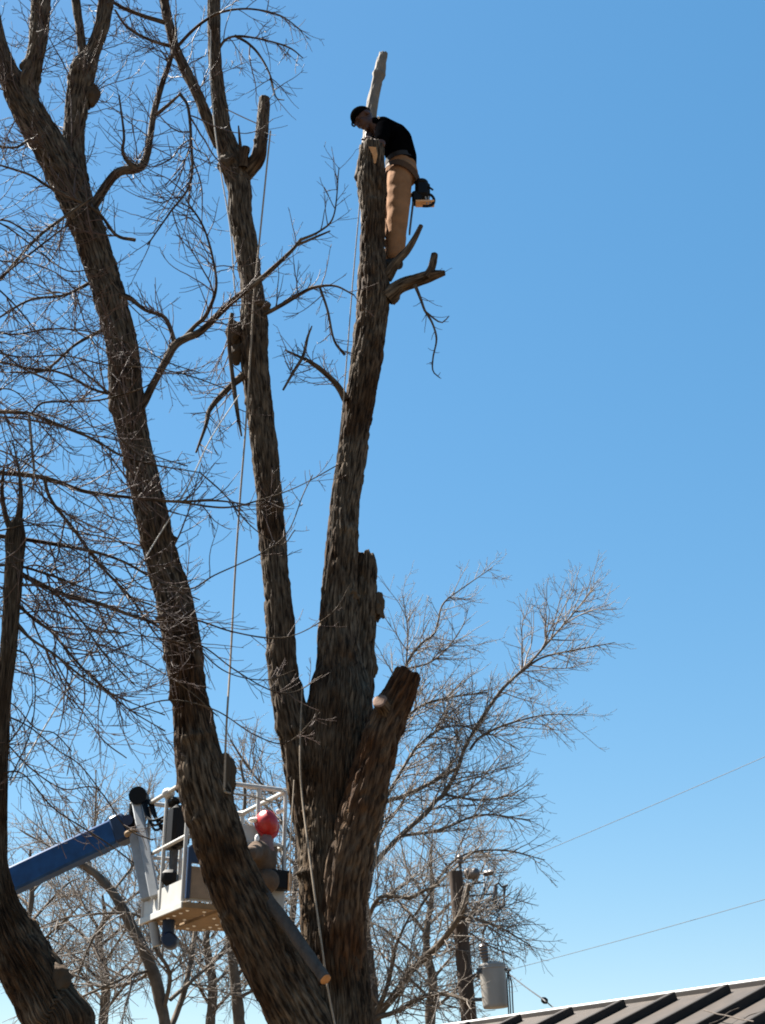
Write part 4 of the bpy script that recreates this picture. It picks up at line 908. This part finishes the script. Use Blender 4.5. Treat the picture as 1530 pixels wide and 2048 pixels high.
# one power line runs off to the next pole, beyond the picture
def line(p0, p1, far, sag, r, label, name='power_line', group='overhead lines'):
    a_ = [p0 + (p1 - p0) * t for t in np.linspace(0, far, 40)]
    for i, t in enumerate(np.linspace(0, 1, 40)): a_[i] = a_[i] - UP * sag * 4 * t * (1 - t)
    b_ = MB(); b_.tube(a_, r, 6); return tag(b_.build(name, M['wire'], None, origin=a_[0]), label, 'power line', group)
line(Q(987, 1744, -.4), P(1530, 1500, 20), 2.6, .1, .0045, 'upper overhead wire from the pole top insulator')
line(Q(1018, 1940, -.85), P(1530, 1785, 20.9), 2.6, .1, .0045, 'lower overhead wire from beside the grey transformer')
ZR = 3.05
sv = [Q(1018, 1948, -.85), Q(1054, 1976, -3), Q(1088, 2000, -6), P(1104, 2013, 19.5), P(1135, 2034, 16.6)]
SV = thing('service_cable', sv[0], 'thin service cable with dark splice dropping from transformer to shed', 'cable')
MB().tube(catmull(sv, 8), .009, 6).build('cable', M['wire'], SV)
d_ = nrm(sv[3] - sv[1]); R_ = np.stack([nrm(np.cross(d_, UP)), nrm(np.cross(np.cross(d_, UP), d_)), d_], 1)
MB().box(P(1089, 2001, 24), .09, .09, .19, R_, bev=.02).build('splice', M['black_plastic'], SV)

# ------------------------------------------------------------------ shed with batten roof
R0, R1 = PZ(880, 2050, ZR + .045) - UP * .045, PZ(1530, 1956, ZR + .045) - UP * .045
rd = nrm(R1 - R0); dn = np.array([rd[1], -rd[0], 0]); dn = dn if dn[1] < 0 and dn[0] < 0 else -dn
TH = math.atan(5 / 12); slope = dn * math.cos(TH) - UP * math.sin(TH); nor = dn * math.sin(TH) + UP * math.cos(TH)
slopeb = -dn * math.cos(TH) - UP * math.sin(TH); norb = -dn * math.sin(TH) + UP * math.cos(TH)
Ra = R0 - rd * 0.6; LR = float(np.linalg.norm(R1 - R0)) + 0.6 + 1.6; RUN = 2.6
SH = thing('shed', np.array([*(Ra + rd * LR / 2)[:2], 0]), 'low shed with dark batten metal roof and bright ridge at the lower right', 'shed')
print('RIDGE', R0, R1, LR, dn)
Ra_ = np.stack([rd, slope, nor], 1); Rb_ = np.stack([rd, slopeb, norb], 1)
roof = MB().box(Ra + rd * LR / 2 + slope * RUN / 2 - nor * .02, LR, RUN, .03, Ra_).build('roof', M['roof_pan'], SH)
roofb = MB().box(Ra + rd * LR / 2 + slopeb * RUN / 2 - norb * .02, LR, RUN, .03, Rb_).build('roof', M['roof_pan'], SH)
prev = None
for x in [1057, 1160, 1264, 1366, 1473, 1583, 1700] + [955, 858]:
    py = 2049 + (x - 880) / 650 * -94
    p = PZ(x, py + 1, ZR + .045) - UP * .045
    MB().box(p + slope * (RUN / 2 + .06) + nor * .031, .065, RUN - .1, .078, Ra_, bev=.006).build('batten', M['roof_rib'], roof)
cap_ = MB(); cap_.tube([Ra + rd * t + UP * .035 for t in np.linspace(0, LR, 12)], .014, 14); cap_.build('ridge_cap', M['ridge'], roof)
ce = Ra + rd * LR / 2
MB().box(ce - UP * .01, LR, .04, .07, np.stack([rd, dn, UP], 1)).build('ridge_board', M['roof_rib'], roof)
for sgn in (1, -1):
    e_ = ce + dn * sgn * (RUN * math.cos(TH) - .3); hgt = ZR - (RUN * math.cos(TH) - .3) * math.tan(TH) - .06
    MB().box(np.array([e_[0], e_[1], hgt / 2]), LR - .5, .1, hgt, np.stack([rd, dn, UP], 1)).build('wall', M['board'], SH)
for t in (.3, LR - .3):
    c_ = Ra + rd * t; hw = RUN * math.cos(TH) - .35; b_ = MB()
    hgt = ZR - hw * math.tan(TH) - .06
    pr = [(-hw, 0), (hw, 0), (hw, hgt), (0, ZR - .06), (-hw, hgt)]; V = []
    for o_ in (-.04, .04):
        for a_, z_ in pr: V.append([c_[0] + dn[0] * a_ + rd[0] * o_, c_[1] + dn[1] * a_ + rd[1] * o_, z_])
    b_.add(V, [(0, 1, 2, 3, 4), (9, 8, 7, 6, 5)] + [(i, 5 + i, 5 + (i + 1) % 5, (i + 1) % 5) for i in range(5)]); b_.build('wall', M['board'], SH, smooth=False)
# a dead twig caught on the roof
def onroof(px, py):
    d = ray(px, py); q = np.dot(Ra + nor * .07 - EYE, nor) / np.dot(d, nor); return EYE + d * q
fb = MB()
for pts_, r_ in (([(1408, 2020), (1435, 2028), (1452, 2031), (1480, 2038), (1508, 2043)], .006), ([(1448, 2031), (1462, 2022), (1478, 2016)], .004), ([(1486, 2039), (1500, 2030), (1528, 2022)], .004), ([(1452, 2032), (1440, 2040), (1418, 2048)], .004)):
    fb.tube(catmull([onroof(*q) for q in pts_], 5), r_, 7)
tag(fb.build('fallen_branch', M['grey_bark'], None, origin=onroof(1452, 2031)), 'dry forked twig lying on the dark shed roof', 'twig')
